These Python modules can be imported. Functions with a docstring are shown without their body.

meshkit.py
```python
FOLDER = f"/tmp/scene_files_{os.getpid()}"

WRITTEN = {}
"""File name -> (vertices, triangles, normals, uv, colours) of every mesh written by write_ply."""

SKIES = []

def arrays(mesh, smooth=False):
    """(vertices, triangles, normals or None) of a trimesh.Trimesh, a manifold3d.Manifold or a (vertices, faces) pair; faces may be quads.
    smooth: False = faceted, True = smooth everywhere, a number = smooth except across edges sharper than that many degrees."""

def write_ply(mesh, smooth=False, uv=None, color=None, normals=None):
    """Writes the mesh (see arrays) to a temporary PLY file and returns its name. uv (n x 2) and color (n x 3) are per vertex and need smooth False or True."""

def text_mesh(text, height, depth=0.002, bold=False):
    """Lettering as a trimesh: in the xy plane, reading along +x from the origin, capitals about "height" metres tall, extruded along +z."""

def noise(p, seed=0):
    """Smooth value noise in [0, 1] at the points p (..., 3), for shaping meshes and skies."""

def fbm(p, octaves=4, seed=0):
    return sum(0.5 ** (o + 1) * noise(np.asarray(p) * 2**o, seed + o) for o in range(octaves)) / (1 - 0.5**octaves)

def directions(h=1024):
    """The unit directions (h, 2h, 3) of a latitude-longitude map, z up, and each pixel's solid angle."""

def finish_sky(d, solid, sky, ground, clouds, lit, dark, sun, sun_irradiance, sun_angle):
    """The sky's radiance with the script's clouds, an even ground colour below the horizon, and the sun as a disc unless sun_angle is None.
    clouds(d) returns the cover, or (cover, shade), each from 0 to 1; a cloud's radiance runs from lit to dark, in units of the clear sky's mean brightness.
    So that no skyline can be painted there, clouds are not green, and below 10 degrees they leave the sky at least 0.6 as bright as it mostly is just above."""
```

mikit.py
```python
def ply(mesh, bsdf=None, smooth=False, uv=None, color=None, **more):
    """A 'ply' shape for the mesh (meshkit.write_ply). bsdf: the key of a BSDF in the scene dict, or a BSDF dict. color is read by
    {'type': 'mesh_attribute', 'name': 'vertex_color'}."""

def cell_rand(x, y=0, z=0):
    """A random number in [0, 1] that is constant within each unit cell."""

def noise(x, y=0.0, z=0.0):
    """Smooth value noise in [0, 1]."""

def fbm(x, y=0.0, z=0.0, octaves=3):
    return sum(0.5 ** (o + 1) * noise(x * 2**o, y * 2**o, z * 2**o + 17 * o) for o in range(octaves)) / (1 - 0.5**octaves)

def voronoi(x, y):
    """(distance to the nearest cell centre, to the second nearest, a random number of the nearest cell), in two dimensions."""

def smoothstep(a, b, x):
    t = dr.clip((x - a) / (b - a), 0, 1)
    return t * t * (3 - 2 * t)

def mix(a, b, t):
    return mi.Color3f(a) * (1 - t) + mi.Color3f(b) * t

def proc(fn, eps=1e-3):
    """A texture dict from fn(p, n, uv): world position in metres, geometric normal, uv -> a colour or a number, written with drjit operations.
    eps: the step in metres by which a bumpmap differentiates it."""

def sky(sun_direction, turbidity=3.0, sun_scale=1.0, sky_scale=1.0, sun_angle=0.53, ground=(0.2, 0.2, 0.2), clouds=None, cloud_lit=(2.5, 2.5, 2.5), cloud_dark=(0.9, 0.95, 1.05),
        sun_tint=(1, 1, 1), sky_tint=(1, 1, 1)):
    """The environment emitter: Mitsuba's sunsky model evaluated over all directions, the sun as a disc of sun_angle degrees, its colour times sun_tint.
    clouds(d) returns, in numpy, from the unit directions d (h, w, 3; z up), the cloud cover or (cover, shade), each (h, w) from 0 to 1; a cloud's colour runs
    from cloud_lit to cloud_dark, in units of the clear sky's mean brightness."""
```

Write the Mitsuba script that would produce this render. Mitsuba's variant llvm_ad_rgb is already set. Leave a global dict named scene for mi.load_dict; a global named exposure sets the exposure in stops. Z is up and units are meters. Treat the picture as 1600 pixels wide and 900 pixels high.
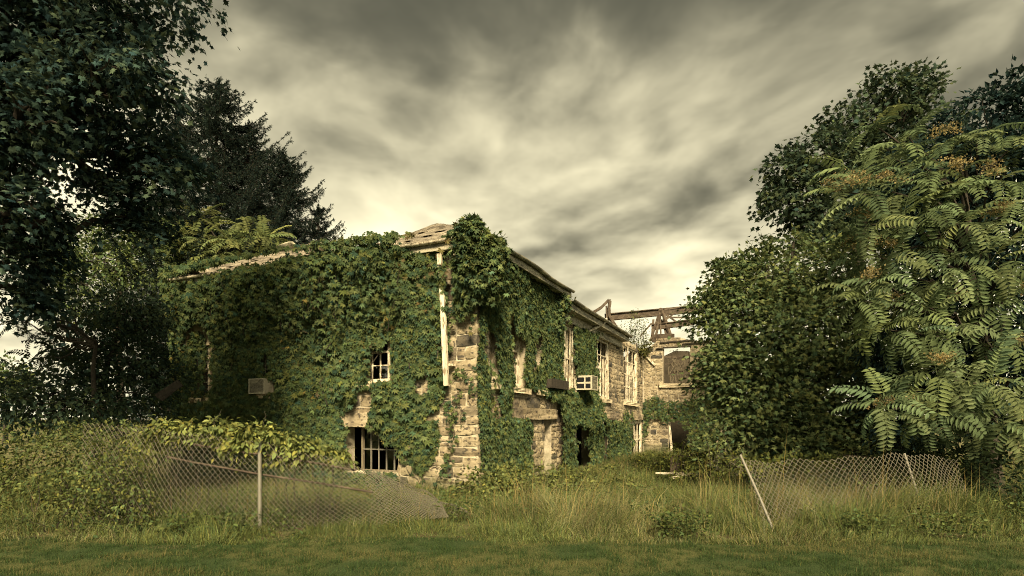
import math, numpy as np, trimesh, shapely, mitsuba as mi, drjit as dr
import mikit, meshkit
from shapely.geometry import Polygon, box as sbox
from mikit import proc, fbm as tfbm, noise as tnoise, smoothstep, mix

T = mi.ScalarTransform4f
scene, labels = {}, {}
EYE, F, HZ = 1.75, 900.0, 655.0            # eye height, focal length and horizon row of the 1600 x 900 photograph

# ------------------------------------------------------------------ camera, sky, exposure
scene['camera'] = {'type': 'perspective', 'fov': math.degrees(2 * math.atan(800 / F)), 'fov_axis': 'x',
                   'principal_point_offset_y': -(HZ - 450) / 900.0, 'near_clip': 0.1, 'far_clip': 3000.0,
                   'to_world': T().look_at([0, 0, EYE], [0, 1, EYE], [0, 0, 1])}
exposure = 4.62


def clouds(d):
    """A torn stratus deck seen in perspective: bright low down, heavier overhead."""
    z = np.maximum(d[..., 2], 0.0) + 0.24
    x, y = d[..., 0] / z, d[..., 1] / z
    a = math.radians(140)
    r = np.stack([x * math.cos(a) + y * math.sin(a), -x * math.sin(a) + y * math.cos(a), x * 0], -1)
    w, w2 = meshkit.fbm(r * [1.6, 1.6, 1] + 30.9, 4, 5) - .5, meshkit.fbm(r * [1.6, 1.6, 1] + 40.9, 4, 6) - .5
    r = r + np.stack([w * .35, w2 * .35, w * 0], -1)
    n1 = meshkit.fbm(r * [0.6, 1.0, 1] + 25.6, 6, 11)
    n2 = meshkit.fbm(r * [2.6, 3.6, 1] + 23.2, 7, 23)
    n3 = meshkit.fbm(r * [9, 11, 1] + 25.0, 5, 37)
    elev = np.degrees(np.arcsin(np.clip(d[..., 2], -1, 1)))
    s = 0.21 + 1.06 * np.clip((elev - 12) / 27, 0, 1.0) + 1.9 * (n1 - .5) + 1.0 * (n2 - .5) + .40 * (n3 - .5)
    s = np.where(s > .75, .75 + .25 * np.tanh((s - .75) / .25), s)
    return np.ones_like(s), np.clip(s, 0, 1)


scene['sky'] = mikit.sky((0.05, -0.80, 0.62), turbidity=3, sun_scale=0.3, sun_angle=15, sky_scale=0.27, ground=(0.10, 0.10, 0.07), clouds=clouds,
                         cloud_lit=(3.0, 2.72, 1.80), cloud_dark=(0.215, 0.212, 0.15), sun_tint=(1.0, 0.99, 0.88))

# ------------------------------------------------------------------ materials
def principled(col, rough=.8, spec=.3, bump=None, scale=1.0, **kw):
    b = {'type': 'principled', 'base_color': col if isinstance(col, dict) else {'type': 'rgb', 'value': list(col)}, 'roughness': rough, 'specular': spec, **kw}
    if bump is not None:
        b = {'type': 'bumpmap', 'arbitrary': bump, 'scale': scale, 'bsdf': b}
    return {'type': 'twosided', 'bsdf': b}


def mottled(a, b, k, seed, lo=.35, hi=.65, spots=None):
    def fn(p, n, uv):
        t = tfbm(p.x * k + seed, p.y * k, p.z * k, 4)
        c = mix(a, b, smoothstep(lo, hi, t))
        if spots is not None:
            c = mix(c, mi.Color3f(*spots) * 1.3, .65 * smoothstep(.52, .66, tfbm(p.x * 1.3 + seed, p.y * 1.3, p.z * .45, 3)))
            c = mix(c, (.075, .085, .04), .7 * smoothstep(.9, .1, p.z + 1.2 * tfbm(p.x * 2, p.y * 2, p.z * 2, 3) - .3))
            c = mix(c, spots, smoothstep(.56, .70, tfbm(p.x * k * 2.3 + 31 + seed, p.y * k * 2.3, p.z * k * 2.3, 3)))
        return c
    return proc(fn)


def stone_bump(p, n, uv):
    return .012 * tfbm(p.x * 22, p.y * 22, p.z * 30, 3) + .02 * tfbm(p.x * 6, p.y * 6, p.z * 9, 2)


bump_stone = proc(stone_bump, 4e-3)
STONES = [((.34, .295, .20), (.22, .19, .125), (.08, .07, .055)), ((.28, .24, .16), (.385, .335, .23), (.075, .065, .05)), ((.21, .175, .115), (.31, .265, .18), (.06, .052, .043)),
          ((.18, .15, .10), (.27, .225, .15), (.06, .055, .045)), ((.06, .056, .048), (.11, .098, .072), (.035, .035, .032))]
for i, (a, b, s) in enumerate(STONES):
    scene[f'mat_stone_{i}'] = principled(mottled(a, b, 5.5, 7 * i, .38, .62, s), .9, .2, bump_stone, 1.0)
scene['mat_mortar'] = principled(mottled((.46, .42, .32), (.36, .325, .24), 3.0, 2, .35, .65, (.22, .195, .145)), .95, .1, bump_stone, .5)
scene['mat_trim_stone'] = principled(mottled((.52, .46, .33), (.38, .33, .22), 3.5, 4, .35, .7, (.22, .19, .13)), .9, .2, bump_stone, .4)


def paint_fn(p, n, uv):
    streak = tfbm(p.x * 9, p.y * 9, p.z * 1.6, 3)
    c = mix((.66, .62, .49), (.46, .42, .32), smoothstep(.35, .65, streak))
    return mix(c, (.22, .18, .12), smoothstep(.54, .64, tfbm(p.x * 24, p.y * 24, p.z * 4 + 3, 3)))


scene['mat_paint'] = principled(proc(paint_fn), .6, .4)


def grey_wood(p, n, uv):
    g = tfbm(p.x * 40, p.y * 40, p.z * 4, 3)
    return mix((.24, .21, .15), (.10, .085, .06), g)


scene['mat_wood'] = principled(proc(grey_wood), .85, .2)


def fascia_fn(p, n, uv):
    g = tfbm(p.x * 3, p.y * 3, p.z * 12, 3)
    return mix((.36, .34, .25), (.15, .145, .11), smoothstep(.35, .65, g))


scene['mat_fascia'] = principled(proc(fascia_fn), .7, .3)


def shingle_fn(p, n, uv):
    g = tfbm(p.x * 2.2, p.y * 2.2, p.z * 2.2, 4)
    c = mix((.21, .19, .145), (.12, .108, .085), smoothstep(.3, .7, g))
    return c * (.75 + .5 * mikit.cell_rand(p.x * 4.1 + p.y * 1.7, p.z * 9.0, 1))


scene['mat_shingle'] = principled(proc(shingle_fn), .85, .25)


def rust_fn(p, n, uv):
    return mix((.050, .038, .028), (.095, .076, .055), smoothstep(.35, .65, tfbm(p.x * 5, p.y * 5, p.z * 5, 4)))


scene['mat_rust'] = principled(proc(rust_fn), .8, .3)


def bark_fn(p, n, uv):
    return mix((.055, .048, .038), (.022, .02, .017), tfbm(p.x * 14, p.y * 14, p.z * 3, 3))


scene['mat_bark'] = principled(proc(bark_fn), .9, .15)


def ground_fn(p, n, uv):
    g = tfbm(p.x * 1.3, p.y * 1.3, 0, 4)
    c = mix((.050, .060, .024), (.085, .080, .042), smoothstep(.4, .65, g))
    return mix(c, (.06, .048, .03), smoothstep(.55, .7, tfbm(p.x * 5, p.y * 5, 3, 3)))


scene['mat_ground'] = principled(proc(ground_fn), .95, .1)


def lawn_fn(p, n, uv):
    g = tfbm(p.x * 1.1 + 4, p.y * 1.6, 0, 4)
    return mix((.026, .040, .016), (.055, .060, .024), smoothstep(.35, .65, g))


scene['mat_lawn'] = principled(proc(lawn_fn), .95, .1)
scene['mat_galvanised'] = principled((.20, .195, .165), .55, .4, metallic=.3)
scene['mat_wire'] = principled((.15, .14, .11), .6, .4, metallic=.2)
scene['mat_dark'] = principled((.012, .013, .014), .9, .1)
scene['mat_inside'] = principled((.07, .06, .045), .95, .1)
scene['mat_metal_box'] = principled((.40, .375, .29), .55, .4)
scene['mat_glass'] = {'type': 'thindielectric', 'int_ior': 1.5}
VC = {'type': 'mesh_attribute', 'name': 'vertex_color'}
scene['mat_leaf'] = {'type': 'principledthin', 'base_color': VC, 'roughness': .40, 'spec_trans': 0.0, 'diff_trans': .6, 'eta': 1.5}
scene['mat_blade'] = {'type': 'principledthin', 'base_color': VC, 'roughness': .6, 'spec_trans': 0.0, 'diff_trans': .6, 'eta': 1.3}


# ------------------------------------------------------------------ naming helpers
def numbered(name):
    if name not in labels and name not in scene and not any(k.startswith(name + '__') for k in scene):
        return name
    i = 1
    while f'{name}_{i:03d}' in scene or f'{name}_{i:03d}' in labels or any(k.startswith(f'{name}_{i:03d}__') for k in scene):
        i += 1
    return f'{name}_{i:03d}'


def thing(name, label, cat, group=None, kind=None):
    key = numbered(name)
    labels[key] = {'label': label, 'category': cat}
    if group: labels[key]['group'] = group
    if kind: labels[key]['kind'] = kind
    return key


counts = {}


def put(parent, name, shape, kind=None, label=None):
    base = f'{parent}__{name}' if parent else name
    i = counts.get(base, 0)
    counts[base] = i + 1
    key = base if i == 0 else f'{base}_{i:03d}'
    scene[key] = shape
    if kind or label:
        labels[key] = {}
        if kind: labels[key]['kind'] = kind
        if label: labels[key]['label'] = label
    return key


def cat(parts):
    parts = [p for p in parts if p is not None]
    vs, fs, at = [], [], 0
    for p in parts:
        v, f = (p.vertices, p.faces) if isinstance(p, trimesh.Trimesh) else p
        vs.append(np.asarray(v)); fs.append(np.asarray(f) + at); at += len(v)
    return np.vstack(vs), np.vstack(fs)


# ------------------------------------------------------------------ geometry helpers
def W(px, py, Y):
    """The point at distance Y that the photograph shows at (px, py)."""
    return np.array([(px - 800) / F * Y, Y, EYE + (HZ - py) / F * Y])


def to_px(p):
    p = np.asarray(p)
    return 800 + F * p[..., 0] / p[..., 1], HZ - F * (p[..., 2] - EYE) / p[..., 1]


def gz(x, y):
    x, y = np.asarray(x, float), np.asarray(y, float)
    t = np.clip((y - 9) / 6, 0, 1)
    return -0.25 * t * t * (3 - 2 * t) + .07 * (meshkit.fbm(np.stack([x * .35, y * .35, x * 0], -1), 3, 4) - .5) * np.clip((y - 8) / 2, 0, 1)


HEX = np.array([[0, 1, 2, 3], [7, 6, 5, 4], [0, 4, 5, 1], [1, 5, 6, 2], [2, 6, 7, 3], [3, 7, 4, 0]])
HEXT = np.vstack([HEX[:, [0, 2, 1]], HEX[:, [0, 3, 2]]])


class Face:
    """A wall plane: s runs along it to the right as seen from outside, z is up, d is outwards."""
    def __init__(self, o, u):
        self.o, self.u = np.array([o[0], o[1], 0.]), np.array([u[0], u[1], 0.]) / math.hypot(*u)
        self.n = np.array([self.u[1], -self.u[0], 0.])

    def pt(self, s, z, d=0.0):
        s, z, d = np.broadcast_arrays(np.asarray(s, float), z, d)
        return self.o + s[..., None] * self.u + d[..., None] * self.n + z[..., None] * np.array([0, 0, 1.])

    def px(self, px, py=HZ):
        """(s, z) of a pixel of the photograph on this plane."""
        r = np.array([(px - 800) / F, 1., (HZ - py) / F])
        k = (self.o @ self.n) / (r @ self.n)
        h = r * k
        return float((h - self.o) @ self.u), float(EYE + h[2])

    def box(self, s0, s1, z0, z1, d0, d1):
        v = self.pt(np.array([s0, s1, s1, s0, s0, s1, s1, s0]), np.array([z0, z0, z1, z1, z0, z0, z1, z1]), np.array([d1] * 4 + [d0] * 4))
        return v, HEXT

    def bar(self, a, b, w, d0, d1):
        """A bar of width w from (s, z) a to b."""
        a, b = np.array(a, float), np.array(b, float)
        t = (b - a) / np.linalg.norm(b - a); q = np.array([-t[1], t[0]]) * w / 2
        c = np.array([a - q, b - q, b + q, a + q])
        s, z = np.r_[c[:, 0], c[:, 0]], np.r_[c[:, 1], c[:, 1]]
        return self.pt(s, z, np.array([d1] * 4 + [d0] * 4)), HEXT

    def slab(self, poly, d0, d1):
        m = trimesh.creation.extrude_polygon(poly, d1 - d0, engine='earcut')
        v = m.vertices
        return self.pt(v[:, 0], v[:, 1], v[:, 2] + d0), m.faces


def tube(pts, rad, n=6, caps=True):
    pts = np.asarray(pts, float); rad = np.broadcast_to(np.asarray(rad, float), len(pts))
    tan = np.gradient(pts, axis=0); tan /= np.linalg.norm(tan, axis=1, keepdims=True) + 1e-9
    ref = np.array([0, 0, 1.]) if abs(tan[0][2]) < .9 else np.array([1., 0, 0])
    x = np.cross(tan, ref); x /= np.linalg.norm(x, axis=1, keepdims=True) + 1e-9
    y = np.cross(tan, x)
    a = np.arange(n) * 2 * np.pi / n
    v = (pts[:, None] + rad[:, None, None] * (np.cos(a)[None, :, None] * x[:, None] + np.sin(a)[None, :, None] * y[:, None])).reshape(-1, 3)
    i, j = np.meshgrid(np.arange(len(pts) - 1), np.arange(n), indexing='ij')
    p, q = (i * n + j).ravel(), (i * n + (j + 1) % n).ravel()
    f = np.vstack([np.stack([p, p + n, q], 1), np.stack([q, p + n, q + n], 1)])
    if caps:
        m = (len(pts) - 1) * n
        v = np.vstack([v, pts[:1], pts[-1:]])
        k = np.arange(n)
        f = np.vstack([f, np.stack([np.full(n, len(v) - 2), k, (k + 1) % n], 1), np.stack([np.full(n, len(v) - 1), m + (k + 1) % n, m + k], 1)])
    return v, f


def beam(a, b, w, h, up=(0, 0, 1)):
    a, b = np.array(a, float), np.array(b, float)
    t = (b - a) / np.linalg.norm(b - a); x = np.cross(t, up); x /= np.linalg.norm(x); y = np.cross(x, t)
    c = [(-w, -h), (w, -h), (w, h), (-w, h)]
    v = np.array([a + x * p / 2 + y * q / 2 for p, q in c] + [b + x * p / 2 + y * q / 2 for p, q in c])
    return v, HEXT


def unit(v):
    return v / (np.linalg.norm(v, axis=-1, keepdims=True) + 1e-9)


# ------------------------------------------------------------------ leaves
def kite(l, w, up=.12, o=(0, 0, 0), ang=0., droop=0.):
    """A folded leaf blade of 2 triangles: along y, turned by ang."""
    v = np.array([[0, 0, 0], [w / 2, l * .42, up * w], [0, l, -droop * l], [-w / 2, l * .42, up * w]])
    c, s = math.cos(ang), math.sin(ang)
    return np.c_[v[:, 0] * c + v[:, 1] * s, -v[:, 0] * s + v[:, 1] * c, v[:, 2]] + np.array(o), np.array([[0, 1, 2], [0, 2, 3]])


LEAF = cat([kite(1, .55, .15, droop=.1)])
def _oval():
    v = np.array([[0, 0, 0], [.24, .3, .05], [.22, .62, .04], [0, 1, -.12], [-.22, .62, .04], [-.24, .3, .05], [0, .5, -.02]])
    return v, np.array([[0, 1, 6], [1, 2, 6], [2, 3, 6], [3, 4, 6], [4, 5, 6], [5, 0, 6]])
OVAL = _oval()
PALM = cat([kite(1, .42, .18, ang=a, droop=.18) if abs(a) < 1 else kite(.75, .36, .18, ang=a, droop=.18) for a in (0, .75, -.75, 1.5, -1.5)])
TRI = cat([kite(.9, .5, .15, ang=a, droop=.15) for a in (0, .95, -.95)])
def _maple():
    rim = [(0, 0)]
    for a, r in ((2.35, .45), (1.85, .22), (1.22, .66), (.75, .42), (.55, .62), (.28, .5), (0, 1.0), (-.28, .5), (-.55, .62), (-.75, .42), (-1.22, .66), (-1.85, .22), (-2.35, .45)):
        rim.append((r * math.sin(a), .32 + r * math.cos(a) * .75))
    rim = np.array(rim)
    v = np.vstack([np.c_[rim, -.22 * np.abs(rim[:, 0]) ** 1.2 - .12 * np.maximum(rim[:, 1] - .4, 0)], [[0, .34, .03]]])
    n = len(rim)
    return v, np.array([[i, (i + 1) % n, n] for i in range(n)])[:, [0, 2, 1]]
MAPLE = _maple()


def scatter(tmpl, pos, fwd, nrm, size, col):
    """Copies of the leaf template at pos, its blade along fwd, facing nrm: (vertices, faces, colours)."""
    tv, tf = tmpl
    f = unit(fwd); s = unit(np.cross(f, nrm)); n = np.cross(s, f)
    R = np.stack([s, f, n], -1)
    v = np.einsum('nij,kj->nki', R, tv) * np.asarray(size)[:, None, None] + pos[:, None]
    k = len(tv)
    fc = tf[None] + (np.arange(len(pos)) * k)[:, None, None]
    return v.reshape(-1, 3), fc.reshape(-1, 3), np.repeat(col, k, axis=0)


def tints(rng, n, base, var=.28, warm=.08):
    """Leaf colours about base: each leaf a little lighter or darker, yellower or bluer."""
    base = np.atleast_2d(np.asarray(base, float))
    b = base[rng.integers(0, len(base), n)]
    k = np.exp(rng.normal(0, var, (n, 1)))
    w = rng.normal(0, warm, n)
    return np.clip(b * k * np.stack([1 + w, 1 + w * .3, 1 - w], 1), .003, .6)


class Foliage:
    def __init__(self): self.v, self.f, self.c, self.n = [], [], [], 0

    def add(self, v, f, c):
        self.v.append(v); self.f.append(f + self.n); self.c.append(c); self.n += len(v)

    def shape(self, bsdf='mat_leaf'):
        return mikit.ply((np.vstack(self.v), np.vstack(self.f)), bsdf, False, color=np.vstack(self.c))


def ball(rng, n, shell=.33):
    d = unit(rng.normal(size=(n, 3)))
    return d * (rng.random((n, 1)) ** shell)


def lobes_of(spec):
    """Crown lobes (px, py, Y, half width px, half height px, half depth m) as centres and radii in metres."""
    c = np.array([W(px, py, Y) for px, py, Y, *_ in spec]); r = np.array([(a / F * Y, d, b / F * Y) for _, _, Y, a, b, d in spec])
    return c, r


def leafy_clumps(rng, fol, C, R, per_m3, clump, leaves, size, tmpl, base, flat=.45, upw=.7, shell=.25, droop=.35, loose=1.0, var=.28):
    """Sprays of leaves spread through ellipsoids; returns the centres of the sprays."""
    cs, outs = [], []
    for c, r in zip(C, R):
        area = 4 * np.pi * ((r[0] * r[1]) ** 1.6 + (r[0] * r[2]) ** 1.6 + (r[1] * r[2]) ** 1.6) ** (1 / 1.6) / 3 ** (1 / 1.6)
        n = max(3, int(per_m3 * area))
        b = ball(rng, n, shell)
        cs.append(c + b * r); outs.append(unit(b / r))
    cs, outs = np.vstack(cs), np.vstack(outs)
    m = np.maximum(3, (leaves * rng.uniform(.5, 1.5, len(cs))).astype(int))
    idx = np.repeat(np.arange(len(cs)), m); n = len(idx)
    rad = clump * rng.uniform(.6, 1.4, len(cs))[idx]
    tilt = unit(outs + rng.normal(0, .35, outs.shape) + [0, 0, upw])
    off = rng.normal(0, .5, (n, 3)) * loose
    off -= (1 - flat) * np.sum(off * tilt[idx], 1, keepdims=True) * tilt[idx]
    pos = cs[idx] + off * rad[:, None]
    pos[:, 2] -= .25 * rad * np.sum(off ** 2, 1)
    nrm = unit(tilt[idx] + rng.normal(0, .42, (n, 3)) + [0, 0, .25])
    fwd = unit(off + outs[idx] * .6 + rng.normal(0, .35, (n, 3)) - [0, 0, droop])
    tone = np.exp(rng.normal(0, .16, len(cs)))[idx][:, None]
    fol.add(*scatter(tmpl, pos, fwd, nrm, size * rng.uniform(.65, 1.25, n), np.clip(tints(rng, n, base, var) * tone, .003, .6)))
    return cs, outs


def bend(rng, a, b, n=7, wob=.06, sag=0.):
    a, b = np.array(a, float), np.array(b, float)
    t = np.linspace(0, 1, n)[:, None]
    L = np.linalg.norm(b - a)
    w = rng.normal(0, wob * L, (n, 3)) * np.sin(np.pi * t)
    return a + (b - a) * t + w + np.array([0, 0, 1.]) * sag * L * np.sin(np.pi * t)


def tree(name, label, base, spec, rng, per, clump, leaves, size, tmpl, col, trunk_r=.2, flat=.45, upw=.7, shell=.25, limbs=True, group=None, twigs=120, cat_='tree', **kw):
    t = thing(name, label, cat_, group)
    C, R = lobes_of(spec)
    fol = Foliage()
    cs, outs = leafy_clumps(rng, fol, C, R, per, clump, leaves, size, tmpl, col, flat, upw, shell, **kw)
    base = np.array(base, float)
    top = C[np.argmax(C[:, 2])]
    mid = C.mean(0)
    stem = np.array([base, base + (mid - base) * [.15, .15, .35], base + (mid - base) * [.5, .5, .75], mid * .6 + top * .4, top])
    tt = np.linspace(0, 1, 14)
    stem = np.stack([np.interp(tt, np.linspace(0, 1, 5), stem[:, k]) for k in range(3)], 1) + rng.normal(0, trunk_r * .22, (14, 3)) * np.sin(np.pi * tt)[:, None]
    put(t, 'trunk', mikit.ply(tube(stem, trunk_r * np.linspace(1, .14, 14), 9), 'mat_bark', 60))
    if limbs:
        for c in C:
            k = int(np.clip(np.argmin(np.linalg.norm(stem - (c - [0, 0, np.linalg.norm(c - mid) * .35]), axis=1)), 2, 11))
            put(t, 'limb', mikit.ply(tube(bend(rng, stem[k], c, 8, .035, .06), trunk_r * np.linspace(.42, .1, 8) * (1 - k / 24), 6), 'mat_bark', 60))
    if twigs:
        parts = []
        for i in rng.permutation(len(cs))[:twigs]:
            c = C[np.argmin(np.linalg.norm((cs[i] - C) / R, axis=1))]
            parts.append(tube(bend(rng, c * .75 + stem[7] * .25, cs[i], 5, .05), trunk_r * np.linspace(.12, .03, 5), 4, False))
        put(t, 'twigs', mikit.ply(cat(parts), 'mat_bark', 60), 'stuff')
    put(t, 'crown', fol.shape(), 'stuff')
    return t


def prune(f, drop): return f[~drop]

# ------------------------------------------------------------------ ground
def sheet(x0, x1, y0, y1, nx, ny, dz=0., edge=None):
    x, y = np.meshgrid(np.linspace(x0, x1, nx), np.linspace(y0, y1, ny))
    if edge is not None:
        y = np.minimum(y, edge(x)) if False else y0 + (y - y0) / (y1 - y0) * (edge(x) - y0)
    v = np.stack([x, y, gz(x, y) + dz], -1).reshape(-1, 3)
    i, j = np.meshgrid(np.arange(ny - 1), np.arange(nx - 1), indexing='ij')
    a = (i * nx + j).ravel()
    return v, np.vstack([np.stack([a, a + 1, a + nx], 1), np.stack([a + 1, a + nx + 1, a + nx], 1)])


def lawn_edge(x):
    return 8.15 + .62 * (meshkit.fbm(np.stack([x * .8, x * 0, x * 0], -1), 3, 9) - .5) * 2


near, far = sheet(-40, 40, -12, 60, 161, 145), None
rim = []
g = [(-40, -12), (40, -12), (40, 60), (-40, 60)]
G = [(-1500, -400), (1500, -400), (1500, 2500), (-1500, 2500)]
for i in range(4):
    a, b, c, d = g[i], g[(i + 1) % 4], G[(i + 1) % 4], G[i]
    z = lambda p: -.30
    rim.append((np.array([[*a, z(a)], [*b, z(b)], [*c, z(c)], [*d, z(d)]]), np.array([[0, 2, 1], [0, 3, 2]])))
scene['ground'] = mikit.ply(cat([near] + rim), 'mat_ground', True)
labels['ground'] = {'label': 'rough overgrown soil of the meadow around the derelict stone building', 'category': 'ground', 'kind': 'structure'}
scene['lawn'] = mikit.ply(sheet(-40, 40, -12, 8, 121, 41, .006, lawn_edge), 'mat_lawn', True)
labels['lawn'] = {'label': 'mown green lawn in front of the tall grass', 'category': 'lawn', 'kind': 'structure'}

# ------------------------------------------------------------------ the building: wall planes
CX, CY = -.917, 15.0
UL, UR = np.array([-.9138, .4062]), np.array([.4062, .9138])
FL = Face((CX, CY), -UL)                       # left facade, s from -11.2 to 0
FR = Face((CX, CY), UR)                        # right facade, s from 0 to 21.9
FU = Face(np.array([CX, CY]) + 21.9 * UR, -UL)   # ruined wing that faces the meadow
LEN, DEEP, S2, S3 = 11.2, 6.2, 15.8, 21.9
GZ, EAVE, EAVE2 = -.45, 6.4, 6.02
house = thing('stone_house', 'two storey stone house with sagging shingle roof, smothered in creeper at its sunlit corner', 'house')
wing = thing('stone_wing', 'lower stone wing with long gutter and tall broken white windows, behind the house corner', 'house')
ruin = thing('ruined_wing', 'roofless stone ruin with bare rusty roof beams at the far end', 'ruin')


def pxrect(face, x0, x1, y0, y1):
    s0, s1 = face.px(x0)[0], face.px(x1)[0]
    z1, z0 = face.px((x0 + x1) / 2, y0)[1], face.px((x0 + x1) / 2, y1)[1]
    return s0, s1, z0, z1


def arch(s0, s1, z0, z1, n=10):
    r = (s1 - s0) / 2; a = np.linspace(0, np.pi, n)
    return Polygon([(s0, z0), (s1, z0)] + [(s0 + r + r * math.cos(t), z1 - r + r * math.sin(t)) for t in a])


# openings (s0, s1, z0, z1)
L_up = [pxrect(FL, 563, 609, 503, 597), pxrect(FL, 394, 442, 505, 615), pxrect(FL, 286, 327, 512, 622)]
L_lo = [pxrect(FL, 537, 622, 668, 738)]
R_up = [pxrect(FR, 763.5, 781, 496, 600), pxrect(FR, 797, 821, 487, 606), pxrect(FR, 838, 851, 512, 610)]
R_lo = [pxrect(FR, 768, 786, 655, 765), pxrect(FR, 803, 831, 655, 755), pxrect(FR, 850, 861, 656, 748)]
W_up = [pxrect(FR, 877, 897, 508, 609), pxrect(FR, 932, 953, 529, 623)]
W_lo = [pxrect(FR, 898, 926, 656, 740), pxrect(FR, 940, 964, 656, 738)]
U_up = [pxrect(FR, 976, 997, 543, 629)]
U_lo = [pxrect(FR, 988, 1004, 656, 718)]
F_up = [pxrect(FU, 1035, 1078, 541, 599)]
F_lo = [pxrect(FU, 1044, 1077, 656, 706)]


def holes(rects, arched=()):
    out = []
    for i, r in enumerate(rects):
        out.append(arch(*r) if i in arched else sbox(r[0], r[2], r[1], r[3]))
    return out


def wall(face, s0, s1, z0, z1, hol, top=None):
    p = Polygon([(s0, z0), (s1, z0)] + (list(top) if top else [(s1, z1), (s0, z1)]))
    return p.difference(shapely.union_all(hol)) if hol else p


HL = holes(L_up, (0, 2)) + holes(L_lo)
HR = holes(R_up, (0, 1, 2)) + holes(R_lo)
put(house, 'wall', mikit.ply(FL.slab(wall(FL, -LEN, 0, GZ, 6.3, HL), -.5, 0), 'mat_mortar'), label='long creeper covered wall facing the lawn')
put(house, 'wall', mikit.ply(FR.slab(wall(FR, .5, DEEP, GZ, 6.3, HR), -.5, 0), 'mat_mortar'), label='short side wall with narrow windows')
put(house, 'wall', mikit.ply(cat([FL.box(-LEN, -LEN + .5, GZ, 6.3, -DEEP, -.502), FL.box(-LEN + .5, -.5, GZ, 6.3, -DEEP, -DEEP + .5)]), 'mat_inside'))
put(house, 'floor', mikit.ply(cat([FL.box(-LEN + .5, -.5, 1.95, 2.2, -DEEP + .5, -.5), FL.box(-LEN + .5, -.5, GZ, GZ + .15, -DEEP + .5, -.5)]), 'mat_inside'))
HW = holes(W_up) + holes(W_lo)
put(wing, 'wall', mikit.ply(FR.slab(wall(FR, DEEP + .002, S2, GZ, EAVE2 - .1, HW), -.5, -.06), 'mat_mortar'))
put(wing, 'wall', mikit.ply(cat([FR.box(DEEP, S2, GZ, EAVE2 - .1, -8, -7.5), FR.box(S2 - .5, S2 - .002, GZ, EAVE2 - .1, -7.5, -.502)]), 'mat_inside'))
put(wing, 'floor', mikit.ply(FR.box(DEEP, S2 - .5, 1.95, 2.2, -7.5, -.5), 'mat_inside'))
HU = holes(U_up) + holes(U_lo)
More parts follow.
